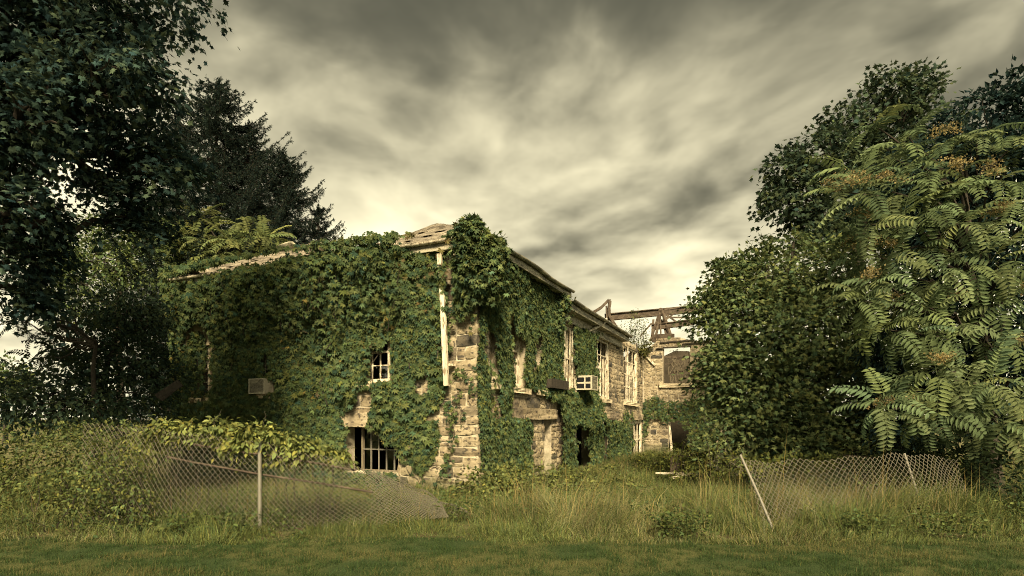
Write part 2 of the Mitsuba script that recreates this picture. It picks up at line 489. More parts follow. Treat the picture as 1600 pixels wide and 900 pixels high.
put(ruin, 'wall', mikit.ply(FR.slab(wall(FR, S2, S3, GZ, 6, HU, [(S3, 5.75), (20.9, 5.9), (20.2, 6.1), (19, 5.95), (18.1, 6.05), (17, 5.85), (16.4, 6.0), (S2, 5.8)]), -.5, -.06), 'mat_mortar'), label='ragged wall that carries on from the wing')
HF = holes(F_up) + holes(F_lo)
put(ruin, 'wall', mikit.ply(FU.slab(wall(FU, -.05, 4.7, GZ, 6, HF, [(4.7, 6.3), (4.2, 6.5), (3.6, 6.3), (2.7, 6.42), (2.1, 6.62), (1.0, 6.6), (.4, 6.15), (-.05, 6.0)]), -.5, -.06), 'mat_mortar'), label='end wall with an empty window facing the meadow')
rng = np.random.default_rng(3)
rag = lambda a, b, z: [(x_, z + rng.uniform(-.5, .5)) for x_ in np.linspace(b, a, 14)]
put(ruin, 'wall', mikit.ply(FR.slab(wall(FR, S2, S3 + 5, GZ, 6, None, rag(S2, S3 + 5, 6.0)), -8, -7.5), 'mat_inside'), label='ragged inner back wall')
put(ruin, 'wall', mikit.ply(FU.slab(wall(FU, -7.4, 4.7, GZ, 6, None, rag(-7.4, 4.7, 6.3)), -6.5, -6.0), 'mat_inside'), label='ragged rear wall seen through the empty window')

# ------------------------------------------------------------------ stones
def stone(face, s0, s1, z0, z1, d, rng, proud=.036):
    """One rock-faced block: a rim in the joint and a rough, bulging front."""
    nx, nz = 4, 3
    u, w = np.meshgrid(np.linspace(0, 1, nx), np.linspace(0, 1, nz))
    S, Z = s0 + (s1 - s0) * u, z0 + (z1 - z0) * w
    D = d + proud * rng.uniform(.45, 1.25, u.shape)
    inn = (u > 0) & (u < 1) & (w > 0) & (w < 1)
    D = np.where(inn, D + proud * rng.uniform(.1, .6, u.shape), D * 1.0)
    j = lambda k: rng.normal(0, k, u.shape)
    S, Z = S + j(.008) * 1, Z + j(.007)
    cut = ((u == 0) | (u == 1)) & ((w == 0) | (w == 1))
    S = np.where(cut, S + (0.5 - u) * .04 * rng.random(u.shape), S); D = np.where(cut, d + proud * .35, D)
    fr = face.pt(S, Z, D).reshape(-1, 3)
    ring = [0, 1, 2, 3, 7, 11, 10, 9, 8, 4]
    bk = face.pt(S.ravel()[ring], Z.ravel()[ring], np.full(10, d - .03))
    f = []
    for i in range(nz - 1):
        for k in range(nx - 1):
            a = i * nx + k
            f += [[a, a + 1, a + nx + 1], [a, a + nx + 1, a + nx]] if rng.random() < .5 else [[a, a + 1, a + nx], [a + 1, a + nx + 1, a + nx]]
    for k in range(10):
        a, b, c, e = ring[k], ring[(k + 1) % 10], 12 + k, 12 + (k + 1) % 10
        f += [[a, c, e], [a, e, b]]
    return np.vstack([fr, bk]), np.array(f)


def courses(rng, z0, z1, lo, hi):
    z, out = z0, []
    while z < z1 - lo * .5:
        h = rng.uniform(lo, hi); out.append((z, min(z + h, z1))); z += h
    return out


def masonry(face, s0, s1, z0, z1, rects, rng, ch=(.22, .34), ln=(.28, .72), d=0.0, batter=None, topf=None, gap=.034, small=.0):
    """(mesh, s, z, size) of every stone of a wall laid in courses around the openings."""
    out = []
    for a, b in courses(rng, z0, z1, *ch):
        zc = (a + b) / 2
        spans = [(s0, s1)]
        for r in rects:
            if r[2] - .02 < zc < r[3] + .02 or (a < r[3] and b > r[2] and min(b, r[3]) - max(a, r[2]) > .35 * (b - a)):
                spans = [q for p in spans for q in ((p[0], min(p[1], r[0])), (max(p[0], r[1]), p[1])) if q[1] - q[0] > .08]
        for p, q in spans:
            s = p
            while s < q - .04:
                l = rng.uniform(*ln)
                e = q if q - (s + l) < ln[0] * .7 else s + l
                e = min(e, q)
                if topf is None or b < topf((s + e) / 2):
                    dd = d + (batter(zc) if batter else 0)
                    if rng.random() < small and b - a > .2:
                        m = (a + b) / 2 + rng.uniform(-.03, .03)
                        for u, w in ((a, m), (m, b)):
                            out.append((stone(face, s + gap / 2, e - gap / 2, u + gap / 2, w - gap / 2, dd, rng, .035), (s + e) / 2, zc, (e - s) * (w - u)))
                    else:
                        out.append((stone(face, s + gap / 2, e - gap / 2, a + gap / 2, b - gap / 2, dd, rng), (s + e) / 2, zc, (e - s) * (b - a)))
                s = e
    return out


def poly(*p): return Polygon(p)


BARE_L = [poly((708, 470), (722, 478), (737, 495), (750, 800), (630, 800), (618, 745), (622, 700), (645, 715), (655, 745), (664, 735), (678, 715), (682, 690), (676, 665), (655, 655), (650, 640), (672, 632), (684, 625), (685, 560), (700, 520)),
          poly((645, 588), (675, 572), (680, 618), (650, 632), (640, 610)), poly((520, 650), (538, 628), (560, 620), (585, 618), (588, 668), (525, 668)), poly((675, 540), (700, 515), (700, 560), (680, 575))]
BARE_R = [poly((762, 606), (787, 606), (790, 690), (762, 690)), poly((797, 612), (872, 616), (880, 700), (872, 760), (825, 760), (825, 655), (797, 655)), poly((735, 500), (742, 500), (752, 790), (737, 790)),
          poly((756, 520), (763, 520), (763, 560), (756, 560))]


def lay(parent, found, face, bare, rng, mats, name='stone', most=300):
    """The stones the photograph shows bare become parts, largest first; those behind leaves are one mesh."""
    show, rest = [], []
    for m, s, z, size in found:
        x, y = to_px(face.pt(s, z, 0.))
        Y = face.pt(s, z)[1]
        near_bare = bare is None or any(b.distance(shapely.Point(x, y)) < 7 for b in bare)
        (show if near_bare else rest).append((size / Y ** 2, m))
    show.sort(key=lambda q: -q[0])
    rest += show[most:]
    for _, m in show[:most]:
        put(parent, name, mikit.ply(m, f'mat_stone_{rng.choice(5, p=mats)}'))
    if rest:
        put(parent, 'far_stones', mikit.ply(cat([m for _, m in rest]), 'mat_stone_2'), 'stuff')


rs = np.random.default_rng(5)
bat = lambda z: .0 + .15 * max(0, min(1, (2.2 - z) / 2.4)) ** 1
rows = courses(rs, GZ, 6.25, .25, .34)
# corner blocks: they turn the arris, long and short by turns
def corner_block(a, b, z0, z1, d, rng):
    """A block a long on the left facade and b long on the right one."""
    m = trimesh.creation.box((1, 1, 1)).subdivide()
    v = m.vertices.copy() + .5
    lo, hi = np.array([-a, -b, z0]), np.array([d, d, z1])
    q = lo + v * (hi - lo)                    # x: outwards of FR / along FL, y: outwards of FL, z up
    j = rng.normal(0, .012, q.shape)
    mid = np.sum(np.abs(v - .5) > .49, 1) == 1
    q = q + j + np.where(mid[:, None] & (v > .99), .035, 0) * [1, 1, 0] - np.where((np.sum(np.abs(v - .5) > .49, 1) == 3)[:, None], .018 * np.sign(v - .5), 0)
    p = FL.pt(q[:, 0], q[:, 2], q[:, 1])
    return p, m.faces


wallL, wallR = f'{house}__wall', f'{house}__wall_001'
mixc = [.29, .25, .18, .14, .14]
foundL, foundR, beds = [], [], []
for i, (a, b) in enumerate(rows):
    la, lb = ((.62, .34), (.34, .60))[i % 2]
    la *= rs.uniform(.85, 1.15); zc = (a + b) / 2; d = bat(zc) + .03
    put(wallL, 'stone', mikit.ply(corner_block(la, lb, a + .016, b - .016, d, rs), f'mat_stone_{rs.choice(5, p=mixc)}'))
    beds.append(FL.box(-2.3, bat(zc) + .001, a, b - .0005, -.02, bat(zc))); beds.append(FR.box(-.01, .70, a, b - .0005, -.02, bat(zc) + .001))
    for face, s0, s1, rects, out in ((FL, -LEN, -2.3, L_up + L_lo, foundL), (FL, -2.3, -la, [], foundL), (FR, lb, .72, [], foundR), (FR, .72, DEEP, R_up + R_lo, foundR)):
        pier = (s0 == -2.3 or s1 == .72)
        if s1 - s0 < .1: continue
        out += masonry(face, s0, s1, a, a + .001 + (b - a), rects, rs, (b - a, b - a + 1e-6), (.26, .75) if face is FL else (.25, .6), .0, bat if pier else None, small=.25 if face is FL else .35)
put(house, 'mortar_bed', mikit.ply(cat(beds), 'mat_mortar'))
lay(wallL, foundL, FL, BARE_L, rs, mixc, most=270)
lay(wallR, foundR, FR, BARE_R, rs, [.22, .24, .22, .16, .16])
found = masonry(FR, DEEP + .05, S2, GZ, EAVE2 - .15, W_up + W_lo, rs, (.2, .32), (.25, .65), -.06, None, small=.3)
lay(f'{wing}__wall', found, FR, [poly((868, 610), (885, 610), (885, 760), (868, 760)), poly((953, 515), (968, 520), (968, 640), (953, 630)), poly((925, 622), (968, 626), (968, 658), (925, 655))], rs, [.2, .22, .25, .2, .13])
topR = lambda s: np.interp(s, [15.8, 16.4, 17, 18.1, 19, 20.2, 20.9, 21.9], [5.8, 6.0, 5.85, 6.05, 5.95, 6.1, 5.9, 5.75]) + .12
found = masonry(FR, S2 + .01, S3 - .02, GZ, 6.3, U_up + U_lo, rs, (.2, .32), (.28, .7), -.06, None, topR, small=.3)
lay(f'{ruin}__wall', found, FR, None, rs, [.26, .26, .24, .14, .10], most=200)
topF = lambda s: np.interp(s, [0, .4, 1.0, 2.1, 2.7, 3.6, 5, 6.2, 7.5], [6.0, 6.15, 6.6, 6.62, 6.42, 6.3, 6.5, 6.35, 6.5]) + .1
found = masonry(FU, .03, 4.7, GZ, 6.8, F_up + F_lo, rs, (.2, .32), (.3, .8), -.06, None, topF, small=.25)
lay(f'{ruin}__wall_001', found, FU, None, rs, [.32, .28, .22, .10, .08], most=290)


# ------------------------------------------------------------------ sills, lintels, windows
def slab_stone(face, s0, s1, z0, z1, d0, d1, rng):
    m = trimesh.creation.box((1, 1, 1)).subdivide().subdivide()
    v = m.vertices + .5
    q = np.array([s0, z0, d0]) + v * np.array([s1 - s0, z1 - z0, d1 - d0]) + rng.normal(0, .012, v.shape)
    return face.pt(q[:, 0], q[:, 1], q[:, 2]), m.faces[:, ::-1]


def lintel(parent, face, r, h=.38, side=.18, d=.10, mat='mat_stone_1'):
    put(parent, 'lintel', mikit.ply(slab_stone(face, r[0] - side, r[1] + side, r[3], r[3] + h, -.1, d, rs), mat))


def sill(parent, face, r, h=.16, side=.14, d=.16, base=0.):
    put(parent, 'sill', mikit.ply(slab_stone(face, r[0] - side, r[1] + side, r[2] - h, r[2], -.25, d + base, rs), 'mat_trim_stone'))


def window(parent, face, r, cols, rows, d=-.16, fw=.09, mw=.028, arched=False, gone=(), frame=True, panes=(), mid=True, broken=0., layers=1, seed=0):
    """Frame with meeting rail; muntins and panes are its sub-parts."""
    rng = np.random.default_rng(seed)
    s0, s1, z0, z1 = r
    parts = [face.box(s0, s0 + fw, z0, z1, d - .07, d + .03), face.box(s1 - fw, s1, z0, z1, d - .07, d + .03), face.box(s0 + fw, s1 - fw, z0, z0 + fw, d - .068, d + .028)]
    if not arched: parts.append(face.box(s0 + fw, s1 - fw, z1 - fw, z1, d - .068, d + .028))
    zm = (z0 + z1) / 2
    if mid: parts.append(face.box(s0 + fw, s1 - fw, zm - .03, zm + .03, d - .05, d + .015))
    k = put(parent, 'window', mikit.ply(cat(parts), 'mat_paint'))
    if arched:
        rr = (s1 - s0) / 2; a = np.linspace(0, np.pi, 12)
        o = [(s0 + rr + rr * math.cos(t), z1 - rr + rr * math.sin(t)) for t in a]; i = [(s0 + rr + (rr - fw) * math.cos(t), z1 - rr + (rr - fw) * math.sin(t)) for t in a]
        put(k, 'arch', mikit.ply(face.slab(Polygon(o + i[::-1]), d - .066, d + .034), 'mat_paint'))
    a, b = s0 + fw, s1 - fw
    for c in range(1, cols):
        s = a + (b - a) * c / cols
        zt = z1 - fw
        if arched:
            rr = (s1 - s0) / 2; zt = z1 - rr + math.sqrt(max(rr ** 2 - (s - s0 - rr) ** 2, 0)) - fw
        for lo, hi in ((z0 + fw, zm - .03), (zm + .03, zt)) if mid else ((z0 + fw, zt),):
            if rng.random() < broken: lo, hi = (lo + (hi - lo) * rng.uniform(0, .7), hi) if rng.random() < .5 else (lo, hi - (hi - lo) * rng.uniform(0, .7))
            tilt = rng.normal(0, .03) if broken else 0
            put(k, 'muntin', mikit.ply(face.bar((s + tilt, lo), (s - tilt, hi), mw, d - .035, d), 'mat_paint'))
    for q in range(1, rows):
        z = z0 + fw + (z1 - z0 - 2 * fw) * q / rows
        if mid and abs(z - zm) < .12: continue
        if rng.random() < broken: continue
        put(k, 'muntin', mikit.ply(face.box(a, b, z - mw / 2, z + mw / 2, d - .033, d - .004), 'mat_paint'))
    for c, q in panes:
        sa, sb = a + (b - a) * c / cols, a + (b - a) * (c + 1) / cols
        za, zb = z0 + fw + (z1 - z0 - 2 * fw) * q / rows, z0 + fw + (z1 - z0 - 2 * fw) * (q + 1) / rows
        put(k, 'pane', mikit.ply((face.pt(np.array([sa, sb, sb, sa]), np.array([za, za, zb, zb]), np.full(4, d - .02)), np.array([[0, 1, 2], [0, 2, 3]])), 'mat_glass'))
    return k


# left facade
for r in L_up:
    sill(house, FL, r, base=.02)
window(house, FL, L_up[0], 3, 4, d=-.06, arched=True, panes=[(0, 0), (1, 0), (2, 0), (0, 1)], seed=1)
window(house, FL, L_up[1], 3, 4, d=-.08, panes=[(0, 2)], seed=2)
window(house, FL, L_up[2], 3, 5, d=-.04, arched=True, seed=3)
a0 = L_up[2]; rr = (a0[1] - a0[0]) / 2; aa = np.linspace(0, np.pi, 14)
ring = lambda r_: [(a0[0] + rr + r_ * math.cos(t), a0[3] - rr + r_ * math.sin(t)) for t in aa]
put(house, 'arch_trim', mikit.ply(FL.slab(Polygon(ring(rr + .16) + ring(rr)[::-1]), -.05, .13), 'mat_trim_stone'), label='pale arched hood over the far left window')
r = L_lo[0]
lintel(house, FL, (r[0], r[1], r[2], r[3]), .42, .22, .09, 'mat_stone_1')
kw = window(house, FL, (r[0] + .42, r[1] - .02, r[2], r[3]), 5, 2, d=-.3, fw=.05, mw=.035, mid=False, panes=[(0, 0), (0, 1), (1, 1), (3, 0)], seed=4)
for k_ in [k_ for k_ in scene if k_.startswith(kw) and 'pane' not in k_]: scene[k_]['bsdf'] = {'type': 'ref', 'id': 'mat_galvanised' if 'muntin' in k_ else 'mat_wood'}
# right facade of the house
for r in R_up: sill(house, FR, r, .17, .16, .12, .03)
window(house, FR, R_up[0], 2, 3, d=-.28, arched=True, broken=.5, seed=5)
window(house, FR, R_up[1], 2, 3, d=-.22, fw=.12, arched=True, broken=.3, seed=6)
window(house, FR, R_up[2], 2, 3, d=-.28, arched=True, broken=.5, seed=7)
lintel(house, FR, R_lo[0], .36, .12, .10, 'mat_stone_2')
lintel(house, FR, (R_lo[1][0], R_lo[2][1] + .25, 0, R_lo[1][3]), .34, .1, .12, 'mat_stone_2')
s = FR.px(823)[0]
put(house, 'door_post', mikit.ply(FR.box(s - .1, s + .32, GZ, R_lo[1][3], -.16, -.02), 'mat_paint'), label='white post in the doorway under the long lintel')
put(house, 'door_frame', mikit.ply(cat([FR.box(R_lo[0][0], R_lo[0][0] + .09, GZ, R_lo[0][3], -.3, -.18), FR.box(R_lo[0][1] - .09, R_lo[0][1], GZ, R_lo[0][3], -.3, -.18)]), 'mat_wood'))
# wing and ruin: tall windows with split boards
def slats(parent, face, r, n, seed, d=-.1, lo=.2, wood='mat_paint'):
    rng = np.random.default_rng(seed)
    for i in range(n):
        s = r[0] + (r[1] - r[0]) * (i + .5 + rng.uniform(-.25, .25)) / n
        z0, z1 = (r[2], r[3] - (r[3] - r[2]) * rng.uniform(0, .5)) if rng.random() < .6 else (r[2] + (r[3] - r[2]) * rng.uniform(.1, .5), r[3])
        dd = d + rng.uniform(-.14, .05)
        put(parent, 'slat', mikit.ply(face.bar((s, z0), (s + rng.normal(0, .05), z1), rng.uniform(.06, .15), dd, dd + .03), wood))


for p, rl, sd in ((wing, W_up, 20), (ruin, U_up, 30)):
    for i, r in enumerate(rl):
        k = window(p, FR, r, 4, 4, d=-.12, fw=.14, mw=.05, broken=.35, seed=sd + i)
        slats(k, FR, (r[0] + .1, r[1] - .1, r[2] + .1, r[3] - .05 - (.9 if (p == wing and i == 1) else 0)), 7, sd + 5 + i, -.05)
        sill(p, FR, r, .18, .1, .12, -.03)
for p, rl in ((wing, W_lo), (ruin, U_lo)):
    for i, r in enumerate(rl): lintel(p, FR, r, .34, .15, .06, 'mat_stone_2')
r = W_lo[0]
put(wing, 'door_post', mikit.ply(FR.bar((r[0] + .1, GZ), (r[0] + .02, r[3]), .13, -.1, .03), 'mat_paint'))
put(wing, 'door_post', mikit.ply(FR.box(W_lo[1][0], W_lo[1][0] + .3, GZ, W_lo[1][3], -.12, .02), 'mat_paint'))
put(wing, 'door_post', mikit.ply(FR.bar((W_lo[1][0] + .75, GZ), (W_lo[1][0] + .7, 1.0), .2, -.3, -.2), 'mat_wood'))
r = U_lo[0]
window(ruin, FR, r, 3, 2, d=-.1, fw=.2, mw=.1, seed=44)
sill(ruin, FR, r, .2, .1, .25)
# the ruin's end wall
r = F_up[0]
put(ruin, 'sill', mikit.ply(slab_stone(FU, r[0] - .2, r[1] + 1.3, r[2] - .24, r[2], -.3, .08, rs), 'mat_trim_stone'))
put(ruin, 'window_frame', mikit.ply(cat([FU.box(r[0], r[0] + .07, r[2], r[3], -.2, -.1), FU.box(r[0] + .07, r[1], r[3] - .08, r[3], -.2, -.1)]), 'mat_wood'))
for i, (a, b) in enumerate((((0, .75), (1.6, .68)), ((.1, .55), (1.0, .60)), ((.2, .32), (1.6, .35)))):
    h = r[3] - r[2]
    put(ruin, 'fallen_board', mikit.ply(FU.bar((r[0] + a[0], r[2] + h * a[1]), (r[0] + b[0], r[2] + h * b[1]), .09, -.4 - .1 * i, -.34 - .1 * i), 'mat_rust'))
rng = np.random.default_rng(77)
put(ruin, 'dead_stems', mikit.ply(cat([tube(bend(rng, FU.pt(r[0] + rng.uniform(.3, 1.6), r[2] - .3, -.5), FU.pt(r[0] + rng.uniform(.2, 1.6), r[3] - rng.uniform(.1, 1), -.4), 6, .08), .018, 4) for _ in range(22)]), 'mat_wood'), 'stuff')
lintel(ruin, FU, F_lo[0], .3, .25, .05, 'mat_stone_2')
put(ruin, 'door_post', mikit.ply(FU.bar((F_lo[0][0] + .2, GZ + .3), (F_lo[0][0] + .03, F_lo[0][3]), .12, -.15, -.04), 'mat_paint'))
a, b = FU.px(1006, 553), FU.px(1024, 571)
put(ruin, 'leaning_board', mikit.ply(FU.bar(a, b, .1, 0.05, .1), 'mat_paint'), label='pale board slanting across the wall beside the window')

# ------------------------------------------------------------------ roofs and eaves
OV = .42
def roof_z(s, d):
    e = np.minimum(np.minimum(s + LEN + OV, OV - s), np.minimum(OV - d, d + DEEP + OV))
    sag = .55 * np.exp(-((s + 5.6) / 2.1) ** 2) * np.clip(e / 3.2, 0, 1)
    return EAVE + .56 * np.maximum(e, 0) - sag + .05 * (meshkit.fbm(np.stack([s * .9, d * .9, s * 0], -1), 3, 3) - .5) * np.clip(e, 0, 1) * 2


ss, dd_ = np.meshgrid(np.linspace(-LEN - OV, OV, 93), np.linspace(-DEEP - OV, OV, 53))
zz = roof_z(ss, dd_)
top = FL.pt(ss, zz, dd_).reshape(-1, 3)
i, j = np.meshgrid(np.arange(52), np.arange(92), indexing='ij'); q = (i * 93 + j).ravel()
roof = put(house, 'roof', mikit.ply((top, np.vstack([np.stack([q, q + 1, q + 93], 1), np.stack([q + 1, q + 94, q + 93], 1)])), 'mat_shingle', True), label='low hipped shingle roof sagging along its ridge')
rng = np.random.default_rng(12)
sh = []
for row in range(24):
    b0 = row * .155
    x = -LEN - OV + b0
    while x < OV - b0:
        w = rng.uniform(.16, .34)
        if rng.random() > .035:
            s_ = np.array([x + .006, min(x + w, OV - b0) - .006]); up = .2
            lift = rng.uniform(.012, .03) + (.05 if rng.random() < .05 else 0)
            S = np.array([s_[0], s_[1], s_[1], s_[0]]); D = OV + .03 - b0 - np.array([0, 0, up, up])
            Z = roof_z(S, np.minimum(D, OV)) + np.array([lift, lift + rng.normal(0, .006), .006, .006])
            v = np.vstack([FL.pt(S, Z, D), FL.pt(S, Z - .014, D)])
            sh.append((v, HEXT))
        x += w
put(roof, 'shingles', mikit.ply(cat(sh), 'mat_shingle'), 'stuff')
sh = []
for row in range(24):                                   # the hip end over the side wall
    b0 = row * .155; x = OV - b0
    while x > -DEEP - OV + b0:
        w = rng.uniform(.16, .34)
        D = np.array([x, x - w, x - w, x]) + np.array([-.006, .006, .006, -.006]); S = OV + .03 - b0 - np.array([0, 0, .2, .2])
        Z = roof_z(np.minimum(S, OV), D) + np.array([.02, .02, .006, .006])
        sh.append((np.vstack([FL.pt(S, Z, D), FL.pt(S, Z - .014, D)]), HEXT)); x -= w
put(roof, 'shingles', mikit.ply(cat(sh), 'mat_shingle'), 'stuff')
# torn patch with curled felt, lifted edge
rng = np.random.default_rng(13)
for (px_, py_, wd) in ((384, 396, 1.1), (300, 426, 1.6), (440, 396, .7)):
    s, _ = FL.px(px_); n = 12
    u = np.linspace(0, 1, n)
    d0 = {384: -1.9, 300: .25, 440: -1.7}[px_]
    S = s + (u - .5) * wd; D = np.full(n, d0) + .08 * np.sin(u * 9)
    Zb = roof_z(S, np.minimum(D, OV)) + .04
    v = np.vstack([FL.pt(S, Zb, D), FL.pt(S + .05, Zb + .06 + .1 * np.sin(np.pi * u), D + .22), FL.pt(S, Zb + .10 + .16 * np.sin(np.pi * u), D + .10)])
    k = np.arange(n - 1)
    put(roof, 'curled_felt', mikit.ply((v, np.vstack([np.stack([k, k + 1, k + n], 1), np.stack([k + 1, k + n + 1, k + n], 1), np.stack([k + n, k + n + 1, k + 2 * n], 1), np.stack([k + n + 1, k + 2 * n + 1, k + 2 * n], 1)])), 'mat_fascia' if px_ != 300 else 'mat_rust', True))


def gutter(face, s0, s1, z, d, r=.075):
    """Half-round gutter profile swept along the eave."""
    a = np.linspace(np.pi, 2 * np.pi, 8)
    prof = [(r * math.cos(t), r * math.sin(t)) for t in a] + [((r - .012) * math.cos(t), (r - .012) * math.sin(t)) for t in a[::-1]]
    n = len(prof); S = np.linspace(s0, s1, 24); rngg = np.random.default_rng(int(abs(s0 * 100)))
    sag = .025 * np.interp(S, np.linspace(s0, s1, 7), rngg.normal(0, 1, 7))
    v = np.vstack([face.pt(np.full(n, s), z + q + np.array([p[1] for p in prof]), d + r + np.array([p[0] for p in prof])) for s, q in zip(S, sag)])
    i, j = np.meshgrid(np.arange(23), np.arange(n), indexing='ij'); p, q = (i * n + j).ravel(), (i * n + (j + 1) % n).ravel()
    return v, np.vstack([np.stack([p, q, p + n], 1), np.stack([q, q + n, p + n], 1)])


put(house, 'fascia', mikit.ply(cat([FL.box(-LEN - OV, OV, EAVE - .26, EAVE - .012, OV - .05, OV), FR.box(-OV + .05, DEEP + OV, EAVE - .26, EAVE - .012, OV - .05, OV - .001),
                                    FL.box(-LEN - OV, -LEN - OV + .05, EAVE - .26, EAVE - .012, -DEEP - OV, OV - .05)]), 'mat_fascia'))
put(house, 'soffit', mikit.ply(FL.box(-LEN - OV + .05, OV - .052, EAVE - .24, EAVE - .20, -DEEP - OV + .05, OV - .052), 'mat_fascia'))
put(house, 'frieze', mikit.ply(cat([FL.box(-LEN, .04, EAVE - .52, EAVE - .242, .005, .09), FR.box(-.004, DEEP, EAVE - .52, EAVE - .242, .005, .092)]), 'mat_paint'))
put(house, 'gutter', mikit.ply(gutter(FL, -LEN - OV, OV + .05, EAVE - .02, OV + .005, .07), 'mat_paint', 40))
put(house, 'gutter', mikit.ply(gutter(FR, -OV + .0, DEEP + OV, EAVE - .02, OV + .005, .07), 'mat_fascia', 40))
for s in (-.45, -1.6, -2.75, -3.9, -5.1, -6.3, -7.5, -8.7, -9.9): put(house, 'bracket', mikit.ply(FL.box(s - .07, s + .07, EAVE - .50, EAVE - .241, .092, .33), 'mat_paint'))
# downspout: leans a little
pa, pb = FL.px(697, 402), FL.px(708, 604)
pm = FL.px(702, 470)
put(house, 'downspout', mikit.ply(cat([FL.bar(pb, pm, .13, .30, .39), FL.bar(pm, pa, .115, .31, .385), FL.bar((pb[0], pb[1] + .5), (pb[0] - .02, pb[1] + .56), .2, .02, .302), FL.bar((pm[0], pm[1] + .4), (pm[0], pm[1] + .46), .18, .02, .312)]), 'mat_paint'), label='white painted downspout on the sunlit corner, cut off short')
# wing roof, low slope
v = np.vstack([FR.pt(np.array([DEEP, S2 + .25, S2 + .25, DEEP]), np.array([EAVE2, EAVE2, EAVE2 + .35, EAVE2 + .35]), np.array([OV, OV, -8.2, -8.2])), FR.pt(np.array([DEEP, S2 + .25, S2 + .25, DEEP]), np.array([EAVE2, EAVE2, EAVE2 + .35, EAVE2 + .35]) - .1, np.array([OV, OV, -8.2, -8.2]))])
put(wing, 'roof', mikit.ply((v, HEXT), 'mat_shingle'))
put(wing, 'fascia', mikit.ply(FR.box(DEEP + OV + .01, S2 + .25, EAVE2 - .3, EAVE2 - .02, OV - .06, OV + .004), 'mat_fascia'))
put(wing, 'soffit', mikit.ply(FR.box(DEEP + OV + .01, S2 + .25, EAVE2 - .30, EAVE2 - .26, -.05, OV - .062), 'mat_fascia'))
put(wing, 'frieze', mikit.ply(FR.box(DEEP + .01, S2 + .2, EAVE2 - .62, EAVE2 - .302, -.05, .1), 'mat_fascia'))
put(wing, 'gutter', mikit.ply(gutter(FR, DEEP + .2, S2 + .3, EAVE2 + .02, OV + .01, .09), 'mat_fascia', 40))
a, b, c = (*FR.px(930, 499), .5), (*FR.px(927, 507), .35), (*FR.px(915, 512), .12)
put(wing, 'downspout_elbow', mikit.ply(tube([FR.pt(*a), FR.pt(a[0] - .1, a[1] - .15, .5), FR.pt(b[0], b[1] - .05, .4), FR.pt(c[0] + .3, c[1] - .05, .2), FR.pt(c[0], c[1] - .15, .13)], .05, 8), 'mat_paint', 60))

# ------------------------------------------------------------------ bare beams over the ruin
def rb(a, b, w, h, name='beam', mat='mat_rust'):
    put(ruin, name, mikit.ply(beam(a, b, w, h), mat))


def ibeam(a, b, w, h):
    a, b = np.array(a, float), np.array(b, float)
    return cat([beam(a + [0, 0, h / 2], b + [0, 0, h / 2], w, .05), beam(a - [0, 0, h / 2], b - [0, 0, h / 2], w, .05), beam(a, b, .05, h - .05)])


put(ruin, 'beam', mikit.ply(ibeam(W(945, 496, 39), W(1180, 474, 36.5), .3, .42), 'mat_rust'), label='long rusty girder against the sky')
put(ruin, 'beam', mikit.ply(ibeam(W(1018, 511.5, 37), W(1085, 503, 36), .24, .32), 'mat_rust'))
rb(W(1020, 529, 36), W(1052, 528, 35), .25, .5)
for a, b, w in (((1032, 482), (1017, 532), .11), ((1033, 482), (1024, 530), .13), ((1035, 483), (1041, 530), .10), ((1034, 484), (1049, 528), .20), ((1031, 484), (1033, 530), .09), ((1033, 500), (1045, 528), .12), ((1021, 500), (1019, 524), .14)):
    rb(W(*a, 37.5 + rs.uniform(-.6, .6)), W(*b, 36.3), w, .12, 'rafter')
for a, b in (((1038, 484), (1062, 480)), ((1038, 490), (1060, 505)), ((1037, 496), (1085, 496)), ((1040, 500), (1056, 488)), ((1018, 505), (1000, 526))):
    rb(W(*a, 37), W(*b, 37), .09, .09, 'brace')
bent = [W(921, 491, 38.5), W(931, 486, 38.5), W(940, 480, 38.5), W(946, 474, 38.5), W(951, 469, 38.5), W(953, 471, 38.5), W(951.5, 482, 38.5), W(952, 494, 38.5), W(958, 504, 38.5), W(963, 512, 38.5)]
put(ruin, 'bent_girder', mikit.ply(cat([beam(bent[i], bent[i + 1], .18, .3, (0, 1, 0)) for i in range(len(bent) - 1)]), 'mat_rust'), label='buckled girder bent to a peak against the sky')
rb(W(947.5, 478, 38.5), W(948, 500, 38.5), .1, .1, 'brace')
for s, z, l in ((1.0, 6.35, 2.0), (2.3, 6.2, 1.9), (.8, 6.0, 2.0)):
    put(ruin, 'charred_plank', mikit.ply(FU.bar((s, z), (s + l, z + .05), .07, .0, .06), 'mat_bark'))

# ------------------------------------------------------------------ things on the walls and boards
def air_con(face, s, z, w, h, dep, label, tilt=0., grille=True):
    t = thing('air_conditioner', label, 'air conditioner', 'window air conditioners')
    put(t, 'casing', mikit.ply(cat([face.box(s - w / 2, s + w / 2, z + h - .03, z + h, .0, dep), face.box(s - w / 2, s + w / 2, z, z + .03, .0, dep), face.box(s - w / 2, s - w / 2 + .03, z + .03, z + h - .03, .0, dep),
                                    face.box(s + w / 2 - .03, s + w / 2, z + .03, z + h - .03, .0, dep), face.box(s - w / 2 + .03, s + w / 2 - .03, z + .03, z + h - .03, .0, dep - .05)]), 'mat_metal_box'))
    for i in range(14):
        q = z + .05 + (h - .1) * i / 13
        put(t, 'fin', mikit.ply(face.box(s - w / 2 + .031, s + w / 2 - .031, q - .006, q + .006, dep - .049, dep - .012), 'mat_fascia'))
    return t


